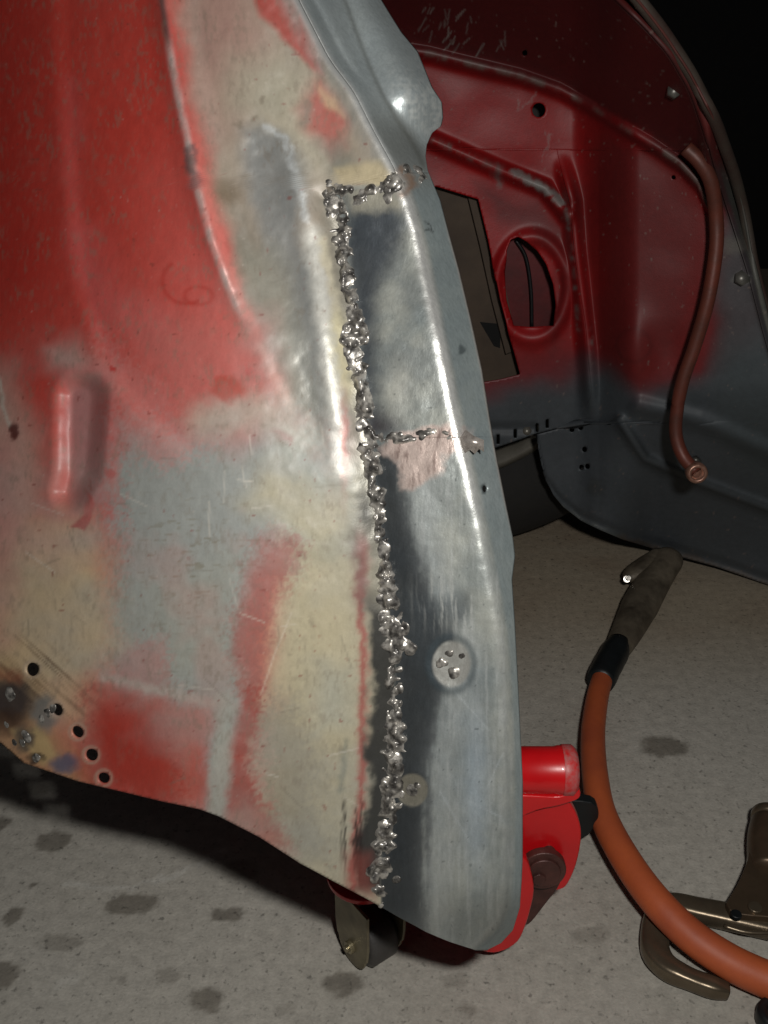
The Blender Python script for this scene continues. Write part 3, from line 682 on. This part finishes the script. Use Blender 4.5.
fholes = [('e', 525, 52, 2.6, 3.4, .2), ('e', 538.5, 110, 6.6, 7.2, 0)]
SP_Y = 100
# bulkhead: columns between rib and hem - rows run from the left to the corner bead
bulk_holes = [('p', RECT), ('p', [(507, 250), (511, 240), (518, 237), (527, 241), (537, 250), (546, 264), (553, 284), (556, 306), (554, 326), (530, 327), (513, 326), (506, 300), (504, 272)]),
              ('e', 508, 362, 2.2, 3.4, 0)] + [('p', [(x-1.6, y-4.5), (x+1.6, y-4.5), (x+1.6, y+4.5), (x-1.6, y+4.5)]) for x, y in ((498, 439), (515, 433), (537, 427), (547, 423))]
def hem_r(y): return np.where(y < 424, _cx(y), np.interp(y, [424, 431, 447, 462], [572, 540, 496, 440]))
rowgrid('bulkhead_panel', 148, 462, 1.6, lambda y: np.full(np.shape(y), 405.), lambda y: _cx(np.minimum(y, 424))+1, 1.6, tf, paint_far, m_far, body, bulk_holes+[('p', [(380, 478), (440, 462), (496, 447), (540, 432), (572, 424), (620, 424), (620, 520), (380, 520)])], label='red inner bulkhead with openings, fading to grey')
rowgrid('roof_rail_panel', -80, 150.5, 1.8, lambda y: np.full(np.shape(y), 330.), lambda y: np.minimum(INN(y), 720), 1.8, tf, paint_far, m_far, body, fholes, label='red upper inner panel with shade put into its colour')
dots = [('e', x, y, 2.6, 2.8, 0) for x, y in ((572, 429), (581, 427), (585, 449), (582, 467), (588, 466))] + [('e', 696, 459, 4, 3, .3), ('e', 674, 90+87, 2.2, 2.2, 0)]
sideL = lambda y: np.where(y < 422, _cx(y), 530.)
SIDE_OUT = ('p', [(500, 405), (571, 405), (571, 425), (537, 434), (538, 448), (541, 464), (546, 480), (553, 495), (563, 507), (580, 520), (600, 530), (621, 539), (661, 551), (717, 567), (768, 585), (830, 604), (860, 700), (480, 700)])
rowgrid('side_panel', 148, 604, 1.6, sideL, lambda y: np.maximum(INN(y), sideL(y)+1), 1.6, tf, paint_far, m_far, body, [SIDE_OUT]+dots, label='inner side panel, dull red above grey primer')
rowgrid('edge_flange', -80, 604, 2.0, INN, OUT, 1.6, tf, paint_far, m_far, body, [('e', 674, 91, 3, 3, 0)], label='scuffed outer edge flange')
# recessed brown plate behind the square opening, red box behind the oval
def poly_plate(name, pts, tfun, thick, m, parent=None, label=None, bevel=0):
    bm = bmesh.new(); v = [Vector(PT(x, y, tfun(x, y))) for x, y in pts]
    prism(bm, v, F_*thick); return bm_link(name, bm, m, parent, label, smooth=False, bevel=bevel)
m_brown = mat('dirty_brown_steel', (82, 68, 54), .1, .7, (52, 42, 34), 16, .9, .4, bscale=120)
m_redin = mat('dull_red_paint', (100, 24, 26), 0, .5, (70, 20, 22), 30, .8, .2)
poly_plate('heater_duct', [(425, 175), (484, 188), (496, 240), (508, 300), (519, 352), (524, 378), (470, 396), (430, 396)], lambda x, y: .885/(CP-(y-512)/FPX*SP), .004, m_brown, body, 'brown dirty recessed plate')
poly_plate('plate_fold', [(468, 196), (477, 199), (487, 240), (500, 305), (511, 352), (506, 354), (492, 300), (480, 245)], lambda x, y: .876/(CP-(y-512)/FPX*SP), .006, m_brown, body, 'folded edge of the brown plate')
poly_plate('vent_slot', [(480, 322), (501, 324), (500, 348), (494, 346)], lambda x, y: .8838/(CP-(y-512)/FPX*SP), .0006, mat('black_void', (8, 8, 8), 0, .9), body, 'black slot')
poly_plate('inner_box', [(495, 225), (572, 225), (572, 345), (495, 345)], lambda x, y: .900/(CP-(y-512)/FPX*SP), .003, m_redin, body, 'red metal behind the oval opening')
bm = bmesh.new(); sweep(bm, [PY(x, y, .893) for x, y in smooth_path([(516, 240), (526, 258), (531, 290), (532, 328)], 6)], .0016, 8)
bm_link('control_wire', bm, mat('black_wire', (20, 20, 22), 0, .5), body, 'thin black wire')
# grease nipple-like screw in the hem
bm = bmesh.new(); cyl(bm, PT(527, 431, float(tf(np.array([527.]), np.array([431.]))[0])-.001), F_, .004, .004, 12)
bm_link('screw', bm, mat('dull_zinc', (150, 146, 136), .6, .4), body)
# hanging pipe in front of the side panel
pp = [(712, 168, .93), (716, 215, .915), (716, 250, .905), (708, 300, .893), (695, 345, .883), (683, 380, .873), (677, 410, .865), (676, 435, .858), (683, 456, .85), (696, 472, .842)]
rub = [(690, 140, .945), (704, 150, .94)]
path = [PY(a_, b2, c2-.012) for a_, b2, c2 in smooth_path([(686, 148, .752), (700, 162, .748), (711, 182, .748), (716, 215, .752), (716, 250, .750), (708, 300, .746), (695, 345, .746), (683, 380, .746), (677, 410, .746), (676, 435, .744), (683, 456, .738), (696, 472, .728)], 8)]
m_pipe = mat('rusty_red_pipe', (112, 52, 38), .1, .5, (70, 42, 34), 30, .9, .3)
bm = bmesh.new(); sweep(bm, path, .0051, 18); bm_link('drain_pipe', bm, m_pipe, body, 'thin rust red curved pipe')
bm = bmesh.new(); e = path[-1]; d = (path[-1]-path[-3]).normalized(); dd = (Vector((0, 0, H))-e).normalized()*.9+d*.35; dd.normalize()
lathe(bm, e, dd, [(.0045, -.006), (.0075, -.006), (.0082, -.001), (.0082, .004), (.0070, .006), (.0048, .006), (.0046, -.004), (.0001, -.005)], 24)
bm_link('pipe_ferrule', bm, mat('worn_brass', (170, 130, 112), .5, .35, (110, 74, 60), 200, .8), body, 'open brassy pipe end')
bm = bmesh.new()
m_nut = mat('dull_steel', (120, 118, 112), .6, .4)
bm.free()
for (x, y, r) in ((674, 91, .005), (742, 278, .006), (696, 460, .0045)):
    bm = bmesh.new(); t = float(tf(np.array([float(x)]), np.array([float(y)]))[0]); cyl(bm, PT(x, y, t-.001), F_, r, .006, 6)
    bm_link('panel_bolt', bm, m_nut, body)
# folded hem lip behind the arch edge, so the far side has depth
bm = bmesh.new(); ys = np.linspace(-80, 600, 60)
sweep(bm, [Vector(PT(OUT(y)-1, y, float(tf(np.array([float(OUT(y))-1]), np.array([y]))[0])+.004)) for y in ys], .004, 10, cap=True)
bm_link('rolled_edge', bm, mat('rubbed_edge_paint', (70, 66, 58), .1, .6, (58, 34, 30), 25, .9), body)

# ------------------------------------------------------------------ car wheel behind the bulkhead
wc = Vector((.055, 1.005, 0)); ax = Vector((.10, 1, 0)).normalized()
c0 = wc + Vector((0, 0, .25))
bm = bmesh.new()
lathe(bm, c0, ax, [(.155, -.060), (.170, -.070), (.200, -.076), (.228, -.072), (.242, -.060), (.250, -.04), (.250, -.022), (.245, -.020), (.245, -.014), (.250, -.012), (.250, .012), (.245, .014), (.245, .02), (.250, .022), (.250, .04), (.242, .062), (.228, .072), (.2, .076), (.155, .06)], 96)
tyre = bm_link('tyre', bm, mat('dusty_rubber', (24, 24, 24), 0, .8, (38, 36, 33), 20, .9), body, 'dusty black tyre')
bm = bmesh.new(); lathe(bm, c0, ax, [(.158, -.058), (.160, -.070), (.152, -.072), (.146, -.05), (.13, -.03), (.10, -.03), (.06, -.045), (.0001, -.045)], 64)
bm_link('wheel_rim', bm, mat('grey_rim', (112, 108, 98), .2, .6, (76, 72, 64), 20, .9), body)

# ------------------------------------------------------------------ floor
def lines(a, b, s, far):
    d = list(np.arange(a, b, s)); k = s; lo_l = []; x = a
    while x > -far: k *= 1.35; x -= k; lo_l.append(x)
    hi = []; x = d[-1]; k = s
    while x < far: k *= 1.35; x += k; hi.append(x)
    return np.array(lo_l[::-1]+d+hi)
gx = lines(-.45, .48, .0024, 5); gy = lines(.33, 1.25, .0026, 5)
GX, GY = np.meshgrid(gx, gy); gxr, gyr = GX.ravel(), GY.ravel()
fz = np.zeros_like(gxr)
idx = np.arange(gxr.size).reshape(GX.shape); q = np.stack([idx[:-1, :-1], idx[:-1, 1:], idx[1:, 1:], idx[1:, :-1]], -1).reshape(-1, 4)
fp = Paint(gxr*1000, gyr*1000, (178, 174, 164), 0, .75)
fp.mix(np.clip(.5*fn(fp.X, fp.Y, 160, s=200), 0, 1), (146, 141, 130)); fp.mix(np.clip(.6*fn(fp.X, fp.Y, 50, s=201), 0, 1)*.6, (184, 181, 172))
fp.mix(ss(640, 860, fp.Y)*.75, (156, 140, 116)); fp.mix(np.clip(fn(fp.X, fp.Y, 90, 50, s=202), 0, 1)*ss(700, 900, fp.Y)*.35, (120, 92, 66))
def spot(x, y, rx, ry, op=.75, col=(104, 98, 88)):
    c = PH(x, y); ex = abs(PH(x+rx, y).x-c.x)*1000; ey = abs(PH(x, y-ry).y-PH(x, y+ry).y)/2*1000
    fp.blob(c.x*1000, c.y*1000, ex, ey, col, op, f=.18)
for s_ in ((54, 841, 17, 10), (131, 904, 26, 11), (60, 942, 22, 8, .45), (14, 917, 10, 8), (0, 824, 8, 9), (34, 885, 4, 3, .8), (228, 914, 17, 8), (242, 869, 20, 9, .4), (207, 1001, 17, 13), (4, 975, 16, 14),
           (166, 975, 12, 6, .4), (343, 984, 19, 12), (470, 1010, 12, 8, .5), (665, 747, 24, 10, .8), (40, 790, 16, 6, .4), (590, 935, 20, 8, .35), (285, 1010, 10, 6, .3), (120, 977, 8, 6, .3), (455, 980, 14, 7, .3)):
    spot(*s_)
def fstroke(pts, wd, col, op, f=.6, warp=2):
    fp.stroke([tuple(np.array(PH(x, y)[:2])*1000) for x, y in pts], wd, col, op, f=f, warp=warp)
fstroke([(66, 884), (90, 887), (130, 887), (170, 877), (200, 862), (222, 850)], 1.6, (198, 196, 188), .75, 1.8)
fstroke([(140, 830), (165, 828), (185, 835)], 6, (186, 184, 176), .5, 5); fstroke([(98, 852), (118, 862)], .8, (190, 188, 180), .6, 1)
fstroke([(60, 985), (75, 978)], 3, (190, 188, 180), .5, 2)
me = from_arrays('floor', np.stack([gxr, gyr, fz], -1), q, fp, np.ones(gxr.size))
def floor_mat():
    m = surf_mat('stained_concrete', grain=(20, 20, 20), bump=.6, dist=.0008, fine=500, cvar=.24)
    N, L = m.node_tree.nodes, m.node_tree.links; b = N['Principled BSDF']
    src = b.inputs['Base Color'].links[0].from_socket
    tc = N.new('ShaderNodeTexCoord')
    v = N.new('ShaderNodeTexNoise'); v.inputs['Scale'].default_value = 230; v.inputs['Detail'].default_value = 3; L.new(tc.outputs['Object'], v.inputs['Vector'])
    r = N.new('ShaderNodeValToRGB'); r.color_ramp.elements[0].position = .27; r.color_ramp.elements[0].color = (.5, .5, .5, 1); r.color_ramp.elements[1].position = .40; r.color_ramp.elements[1].color = (1, 1, 1, 1)
    L.new(v.outputs[0], r.inputs[0])
    mx = N.new('ShaderNodeMix'); mx.data_type = 'RGBA'; mx.blend_type = 'MULTIPLY'; mx.inputs[0].default_value = 1
    L.new(src, mx.inputs[6]); L.new(r.outputs[0], mx.inputs[7]); L.new(mx.outputs[2], b.inputs['Base Color'])
    return m
link('floor', me, floor_mat(), smooth=False, kind='structure')
bm = bmesh.new(); prism(bm, [Vector((-5, 2.1, 0)), Vector((5, 2.1, 0)), Vector((5, 2.1, 2.8)), Vector((-5, 2.1, 2.8))], Vector((0, .1, 0)))
bm_link('wall_back', bm, mat('dark_garage_wall', (22, 21, 20), 0, .9), smooth=False, kind='structure')

# ------------------------------------------------------------------ trolley jack
m_red = mat('gloss_red_enamel', (206, 20, 26), 0, .32, (190, 16, 22), 40, .8, .08, coat=.3)
m_worn = mat('worn_red_enamel', (196, 34, 36), 0, .45, (170, 110, 108), 220, .7, .4)
m_steel = mat('grimy_steel', (136, 128, 104), .4, .45, (92, 84, 68), 60, .9, .3)
m_rubber = mat('grey_caster', (74, 72, 70), .1, .5, (54, 52, 50), 60, .8, .2)
m_black = mat('black_plastic', (22, 26, 28), 0, .45)
m_rust = mat('greasy_rust_steel', (92, 58, 52), .3, .45, (54, 34, 32), 70, .9, .6)
jack = thing('trolley_jack', 'bright red trolley jack on the floor under the bare metal corner', 'jack', tuple(PH(470, 950, 0)))
def plate(name, pts, Y, th, m, parent, label=None, bevel=.0012, sm=4):
    bm = bmesh.new()
    if sm: pts = smooth_path(list(pts)+[pts[0]], sm)[:-1]
    prism(bm, [PY(p[0], p[1], Y) for p in pts], Vector((0, th, 0)))
    return bm_link(name, bm, m, parent, label, smooth=False, bevel=bevel)
# horizontal tube with worn rounded end
a, b_ = PY(470, 770, .452), PY(575, 770, .452); a.z = b_.z
R0 = .0135
bm = bmesh.new(); qx = (b_-a).length
lathe(bm, a, (1, 0, 0), [(.0001, 0), (R0, 0), (R0, qx-.012), (R0+.0006, qx-.010), (R0+.0006, qx-.003), (R0-.001, qx), (.0100, qx), (.0095, qx-.012), (.0001, qx-.012)], 40)
o = bm_link('cross_tube', bm, m_red, jack)
bm = bmesh.new(); lathe(bm, a, (1, 0, 0), [(R0+.0009, qx-.008), (R0+.0012, qx-.007), (R0+.0012, qx-.002), (R0-.001, qx+.0004), (.0098, qx+.0004), (.0098, qx-.004)], 40)
bm_link('tube_collar', bm, m_worn, jack, 'scuffed red end collar')
plate('lift_arm', [(430, 792), (527, 796), (560, 797), (578, 790), (579, 799), (560, 806), (527, 815), (470, 850), (430, 852)], .440, .012, m_red, jack)
plate('side_plate', [(440, 812), (527, 812), (562, 799), (572, 806), (580, 824), (581, 842), (576, 866), (568, 884), (560, 890), (540, 893), (500, 896), (440, 900)], .4465, .006, m_red, jack, sm=3)
plate('side_plate', [(440, 812), (527, 812), (560, 802), (572, 810), (578, 830), (576, 856), (564, 882), (540, 893), (500, 896), (440, 900)], .500, .006, m_red, jack, sm=3)
c = PY(543, 868, .440)
bm = bmesh.new(); cyl(bm, c, (0, 1, -.1), .0135, .006, 36); cyl(bm, c-Vector((0, .0035, 0)), (0, 1, -.1), .010, .003, 36); cyl(bm, c-Vector((.003, .005, .003)), (0, 1, -.1), .0045, .004, 6)
bm_link('pivot_bolt', bm, m_rust, jack, 'greasy rust brown pivot bolt', smooth=False, bevel=.001)
plate('link_bar', [(536, 856), (552, 850), (562, 866), (560, 884), (545, 905), (528, 925), (522, 915), (526, 890)], .443, .008, m_rust, jack, 'greasy brown link bar')
plate('front_plate', [(490, 850), (522, 856), (531, 872), (534, 892), (530, 912), (525, 928), (518, 942), (504, 951), (488, 953), (470, 945), (440, 925), (440, 860)], .4255, .006, m_red, jack, 'outer red plate curving down to the floor', sm=3)
bm = bmesh.new()
s0, s1 = PH(345, 905, .040), PY(500, 905, .45)
prism(bm, [Vector((-.015, .455, .045)), Vector((.075, .445, .045)), Vector((.075, .445, .085)), Vector((.0, .455, .07))], Vector((0, .09, 0)))
bm_link('frame', bm, m_red, jack, smooth=False, bevel=.002)
# caster: swivel plate, fork, wheel
ca = Vector((.80, .60, 0))
wcn = PH(374, 968, 0); wr = .0175
wcn = Vector((wcn.x-.002, wcn.y+.011, wr))
bm = bmesh.new(); cyl(bm, wcn+Vector((-.004, .010, .042)), (0, 0, 1), .023, .004, 40)
bm_link('swivel_plate', bm, m_red, jack, smooth=False, bevel=.001)
caster = None
def fork_bm(off, th):
    bm = bmesh.new(); s = Vector((-ca.y, ca.x, 0)); s = Vector((.60, -.80, 0)); pts = []
    prof = [(-.017, .037), (.017, .037), (.017, .008), (.0155, -.003)] + [(.0140*math.cos(a_), -.004+.0135*math.sin(a_)) for a_ in np.linspace(0, -math.pi, 12)] + [(-.0155, -.003), (-.017, .008)]
    for u, v in prof: pts.append(wcn + ca*off + s*u + Vector((0, 0, v+.002)))
    prism(bm, pts, ca*th); return bm
bm_link('caster_fork', fork_bm(-.0150, .002), m_steel, jack, 'olive grey caster side plate', smooth=False, bevel=.0006)
bm_link('caster_fork', fork_bm(.0125, .002), m_steel, jack, smooth=False, bevel=.0006)
bm = bmesh.new(); lathe(bm, wcn, ca, [(.0001, -.011), (.012, -.011), (.0145, -.0105), (wr, -.008), (wr, .008), (.0145, .0105), (.0001, .0105)], 40)
wh = bm_link('caster_wheel', bm, m_rubber, jack, 'dark grey caster wheel')
bm = bmesh.new(); cyl(bm, wcn-ca*.0162, ca, .0042, .003, 20); cyl(bm, wcn-ca*.018, ca, .0022, .003, 16)
bm_link('axle', bm, mat('bright_rivet', (170, 160, 130), .7, .3), jack, 'domed axle rivet', smooth=False, bevel=.0005)
# black handle socket behind
plate('handle_socket', [(560, 800), (592, 803), (599, 814), (595, 826), (588, 836), (575, 840), (560, 838)], .52, .008, m_black, jack, 'black plastic socket', sm=3)
bm = bmesh.new(); a = PY(592, 813, .548); b_ = PY(613, 816, .552); sweep(bm, [a, (a+b_)/2, b_], [.006, .005, .004], 12)
bm_link('socket_pin', bm, m_black, jack)

# ------------------------------------------------------------------ orange cable
RC = .0106
m_or = mat('orange_rubber', (190, 94, 50), 0, .55, (160, 76, 48), 22, .9, .35, bscale=130)
m_or2 = m_or
cable = thing('rubber_hose', 'orange rubber hose curving over the floor, its end in a black collar and grey handle', 'hose', tuple(PH(600, 760, 0)))
cp = [(603, 676, .016), (597, 700, RC+.009), (593, 735, RC+.014), (595, 775, RC+.018), (603, 815, RC+.019), (625, 858, RC+.019), (655, 900, RC+.018), (690, 935, RC+.013), (728, 961, RC+.008), (768, 980, RC+.004), (830, 1005, RC+.001)]
path = [PH(*p) for p in smooth_path(cp, 10)]
bm = bmesh.new(); sweep(bm, path, list(np.linspace(.0088, .0113, len(path))), 28); ho = bm_link('hose_jacket', bm, m_or, cable)
bm = bmesh.new(); a = path[0]; d = (path[0]-path[2]).normalized()
col_pts = [PH(*p) for p in ((600, 682, .0145), (606, 669, .016), (613, 656, .0165), (619, 646, .0165))]
sweep(bm, [PH(*p) for p in smooth_path([(600, 682, .0145), (606, 669, .016), (613, 656, .0165), (619, 644, .0165)], 4)], [.0118, .0124, .0126, .0126, .0124, .0126, .0126, .0124, .0126, .0126, .012, .0112, .0108], 24)
bm_link('collar', bm, m_black, cable, 'black taped collar')
m_hand = mat('dusty_grey_steel', (122, 112, 96), .25, .5, (66, 58, 48), 45, .8, .8)
m_tape = mat('black_tape', (24, 26, 26), 0, .5)
bm = bmesh.new(); hp = smooth_path([(614, 656, .016), (626, 634, .0165), (640, 606, .018), (652, 584, .022), (663, 566, .028), (672, 554, .031)], 5)
n = len(hp); rad = [np.interp(i/(n-1), [0, .15, .4, .7, .9, .97, 1], [.0105, .013, .0175, .0165, .0160, .013, .007]) for i in range(n)]
sweep(bm, [PH(*p) for p in hp], rad, 20, flat=.8); bm_link('handle_shell', bm, m_hand, cable, 'dull grey-brown handle')
bm = bmesh.new(); hp = smooth_path([(627, 580, .022), (633, 574, .026), (645, 566, .030), (662, 556, .032)], 5)
n = len(hp); rad = [np.interp(i/(n-1), [0, .1, .5, 1], [.005, .008, .011, .012]) for i in range(n)]
sweep(bm, [PH(*p) for p in hp], rad, 16, flat=.7); bm_link('lever', bm, m_hand, cable)
bm = bmesh.new(); cyl(bm, PH(627, 579, .028), (PH(627, 579, .028)-Vector((0, 0, H))), 0.0038, .006, 16); cyl(bm, PH(628, 578, .030), (-.1, -.8, .5), .0028, .010, 12)
bm_link('screw', bm, mat('bright_screw', (200, 196, 188), .8, .22), cable, 'bright screw', smooth=False, bevel=.0006)
bm = bmesh.new(); sweep(bm, [PH(*p) for p in smooth_path([(640, 574, .018), (643, 584, .014), (636, 590, .008)], 5)], .0035, 10); bm_link('hook', bm, m_rust, cable)
bm = bmesh.new(); sweep(bm, [PH(*p) for p in smooth_path([(612, 650, .006), (622, 624, .004), (632, 600, .004)], 4)], .003, 10); bm_link('guard_wire', bm, m_rust, cable, 'thin rusty rod along the handle')

# ------------------------------------------------------------------ locking clamps
m_clamp = mat('oily_nickel_steel', (104, 88, 70), .6, .38, (84, 70, 56), 50, .9, .3)
m_clamp2 = mat('nickel_plate', (124, 112, 94), .7, .33, (104, 92, 76), 60, .9, .3)
clamp = thing('locking_clamp', 'brown steel C-jaw locking clamp lying on the floor under the orange hose', 'clamp', tuple(PH(690, 950, 0)))
def sqsweep(bm, pts, wid, hgt):
    """rounded bar along pts lying on the floor; wid/hgt half sizes per point"""
    pts = [Vector(p) for p in pts]; rings = []
    for i, p in enumerate(pts):
        d = (pts[min(i+1, len(pts)-1)]-pts[max(i-1, 0)]).normalized(); s = d.cross(Vector((0, 0, 1))).normalized(); v = s.cross(d)
        rg = []
        for k in range(16):
            a_ = 2*math.pi*k/16; cx_, cy_ = math.cos(a_), math.sin(a_)
            f_ = lambda q_: math.copysign(abs(q_)**.55, q_)
            rg.append(bm.verts.new(p + s*f_(cx_)*wid[i] + v*f_(cy_)*hgt[i]))
        rings.append(rg)
    for i in range(len(rings)-1):
        for k in range(16): bm.faces.new((rings[i][k], rings[i][(k+1) % 16], rings[i+1][(k+1) % 16], rings[i+1][k]))
    bm.faces.new(rings[0][::-1]); bm.faces.new(rings[-1])
jp = smooth_path([(770, 926, .011, 8.5), (735, 918, .011, 8.5), (700, 911, .010, 8.0), (672, 906, .009, 7.6), (658, 916, .009, 8.0), (655, 935, .009, 9.0), (656, 953, .009, 8.6), (668, 968, .009, 7.2), (690, 979, .009, 5.8), (712, 987, .009, 5.8), (728, 991, .008, 4.5)], 8)
bm = bmesh.new(); sqsweep(bm, [PH(p[0], p[1], p[2]) for p in jp], [p[3]*.001 for p in jp], [min(p[3], 6.5)*.001 for p in jp])
bm_link('c_jaw', bm, m_clamp2, clamp, 'curved C-shaped jaw')
def flat_plate(name, pts, z0, th, m, parent, label=None, sm=4, bevel=.001):
    bm = bmesh.new()
    if sm: pts = smooth_path(list(pts)+[pts[0]], sm)[:-1]
    prism(bm, [PH(x, y, z0) for x, y in pts], Vector((0, 0, th))); return bm_link(name, bm, m, parent, label, smooth=False, bevel=bevel)
flat_plate('clamp_body', [(722, 920), (734, 900), (744, 876), (750, 850), (776, 850), (800, 900), (800, 934), (760, 934), (730, 930)], .006, .016, m_clamp, clamp, sm=3)
bm = bmesh.new()
sweep(bm, [PH(*p) for p in smooth_path([(768, 872, .016), (766, 850, .019), (767, 835, .021), (770, 822, .022)], 5)], [.0125]*12+[.0125, .0125, .0125, .011], 24)
bm_link('handle_tube', bm, m_clamp, clamp, 'ribbed tubular handle end')
bm = bmesh.new(); lathe(bm, PH(770, 820, .0225), (PH(771, 812, .023)-PH(768, 836, .021)), [(.006, -.002), (.0118, -.002), (.013, .000), (.013, .004), (.0115, .0055), (.006, .0055)], 24)
bm_link('adjuster_nut', bm, m_clamp2, clamp)
for (x, y, r) in ((736, 915, .0035), (755, 908, .0045)):
    bm = bmesh.new(); cyl(bm, PH(x, y, .0225), (0, 0, 1), r, .003, 20); bm_link('rivet', bm, m_clamp2 if x > 740 else m_black, clamp, smooth=False, bevel=.0006)
bm = bmesh.new(); sweep(bm, [PH(*p) for p in smooth_path([(724, 926, .014), (745, 932, .014), (768, 933, .014), (800, 930, .014)], 5)], .0016, 10)  # thin rod added as the highlight along the clamp body
bm_link('edge_highlight', bm, m_clamp2, clamp, 'bright rod standing in for the edge highlight')
ring = thing('clamp_screw_ring', 'dark steel ring at the bottom right, below the orange hose', 'ring', tuple(PH(772, 1016, 0)))
bm = bmesh.new(); rc = PH(776, 1018, .006); K = 40
lathe(bm, rc, (0, 0, 1), [(.006, -.006), (.0105, -.006), (.0115, -.003), (.0115, .003), (.0105, .006), (.006, .006), (.0055, .003), (.0055, -.003), (.006, -.006)], K)
bm_link('ring_band', bm, m_black, ring)
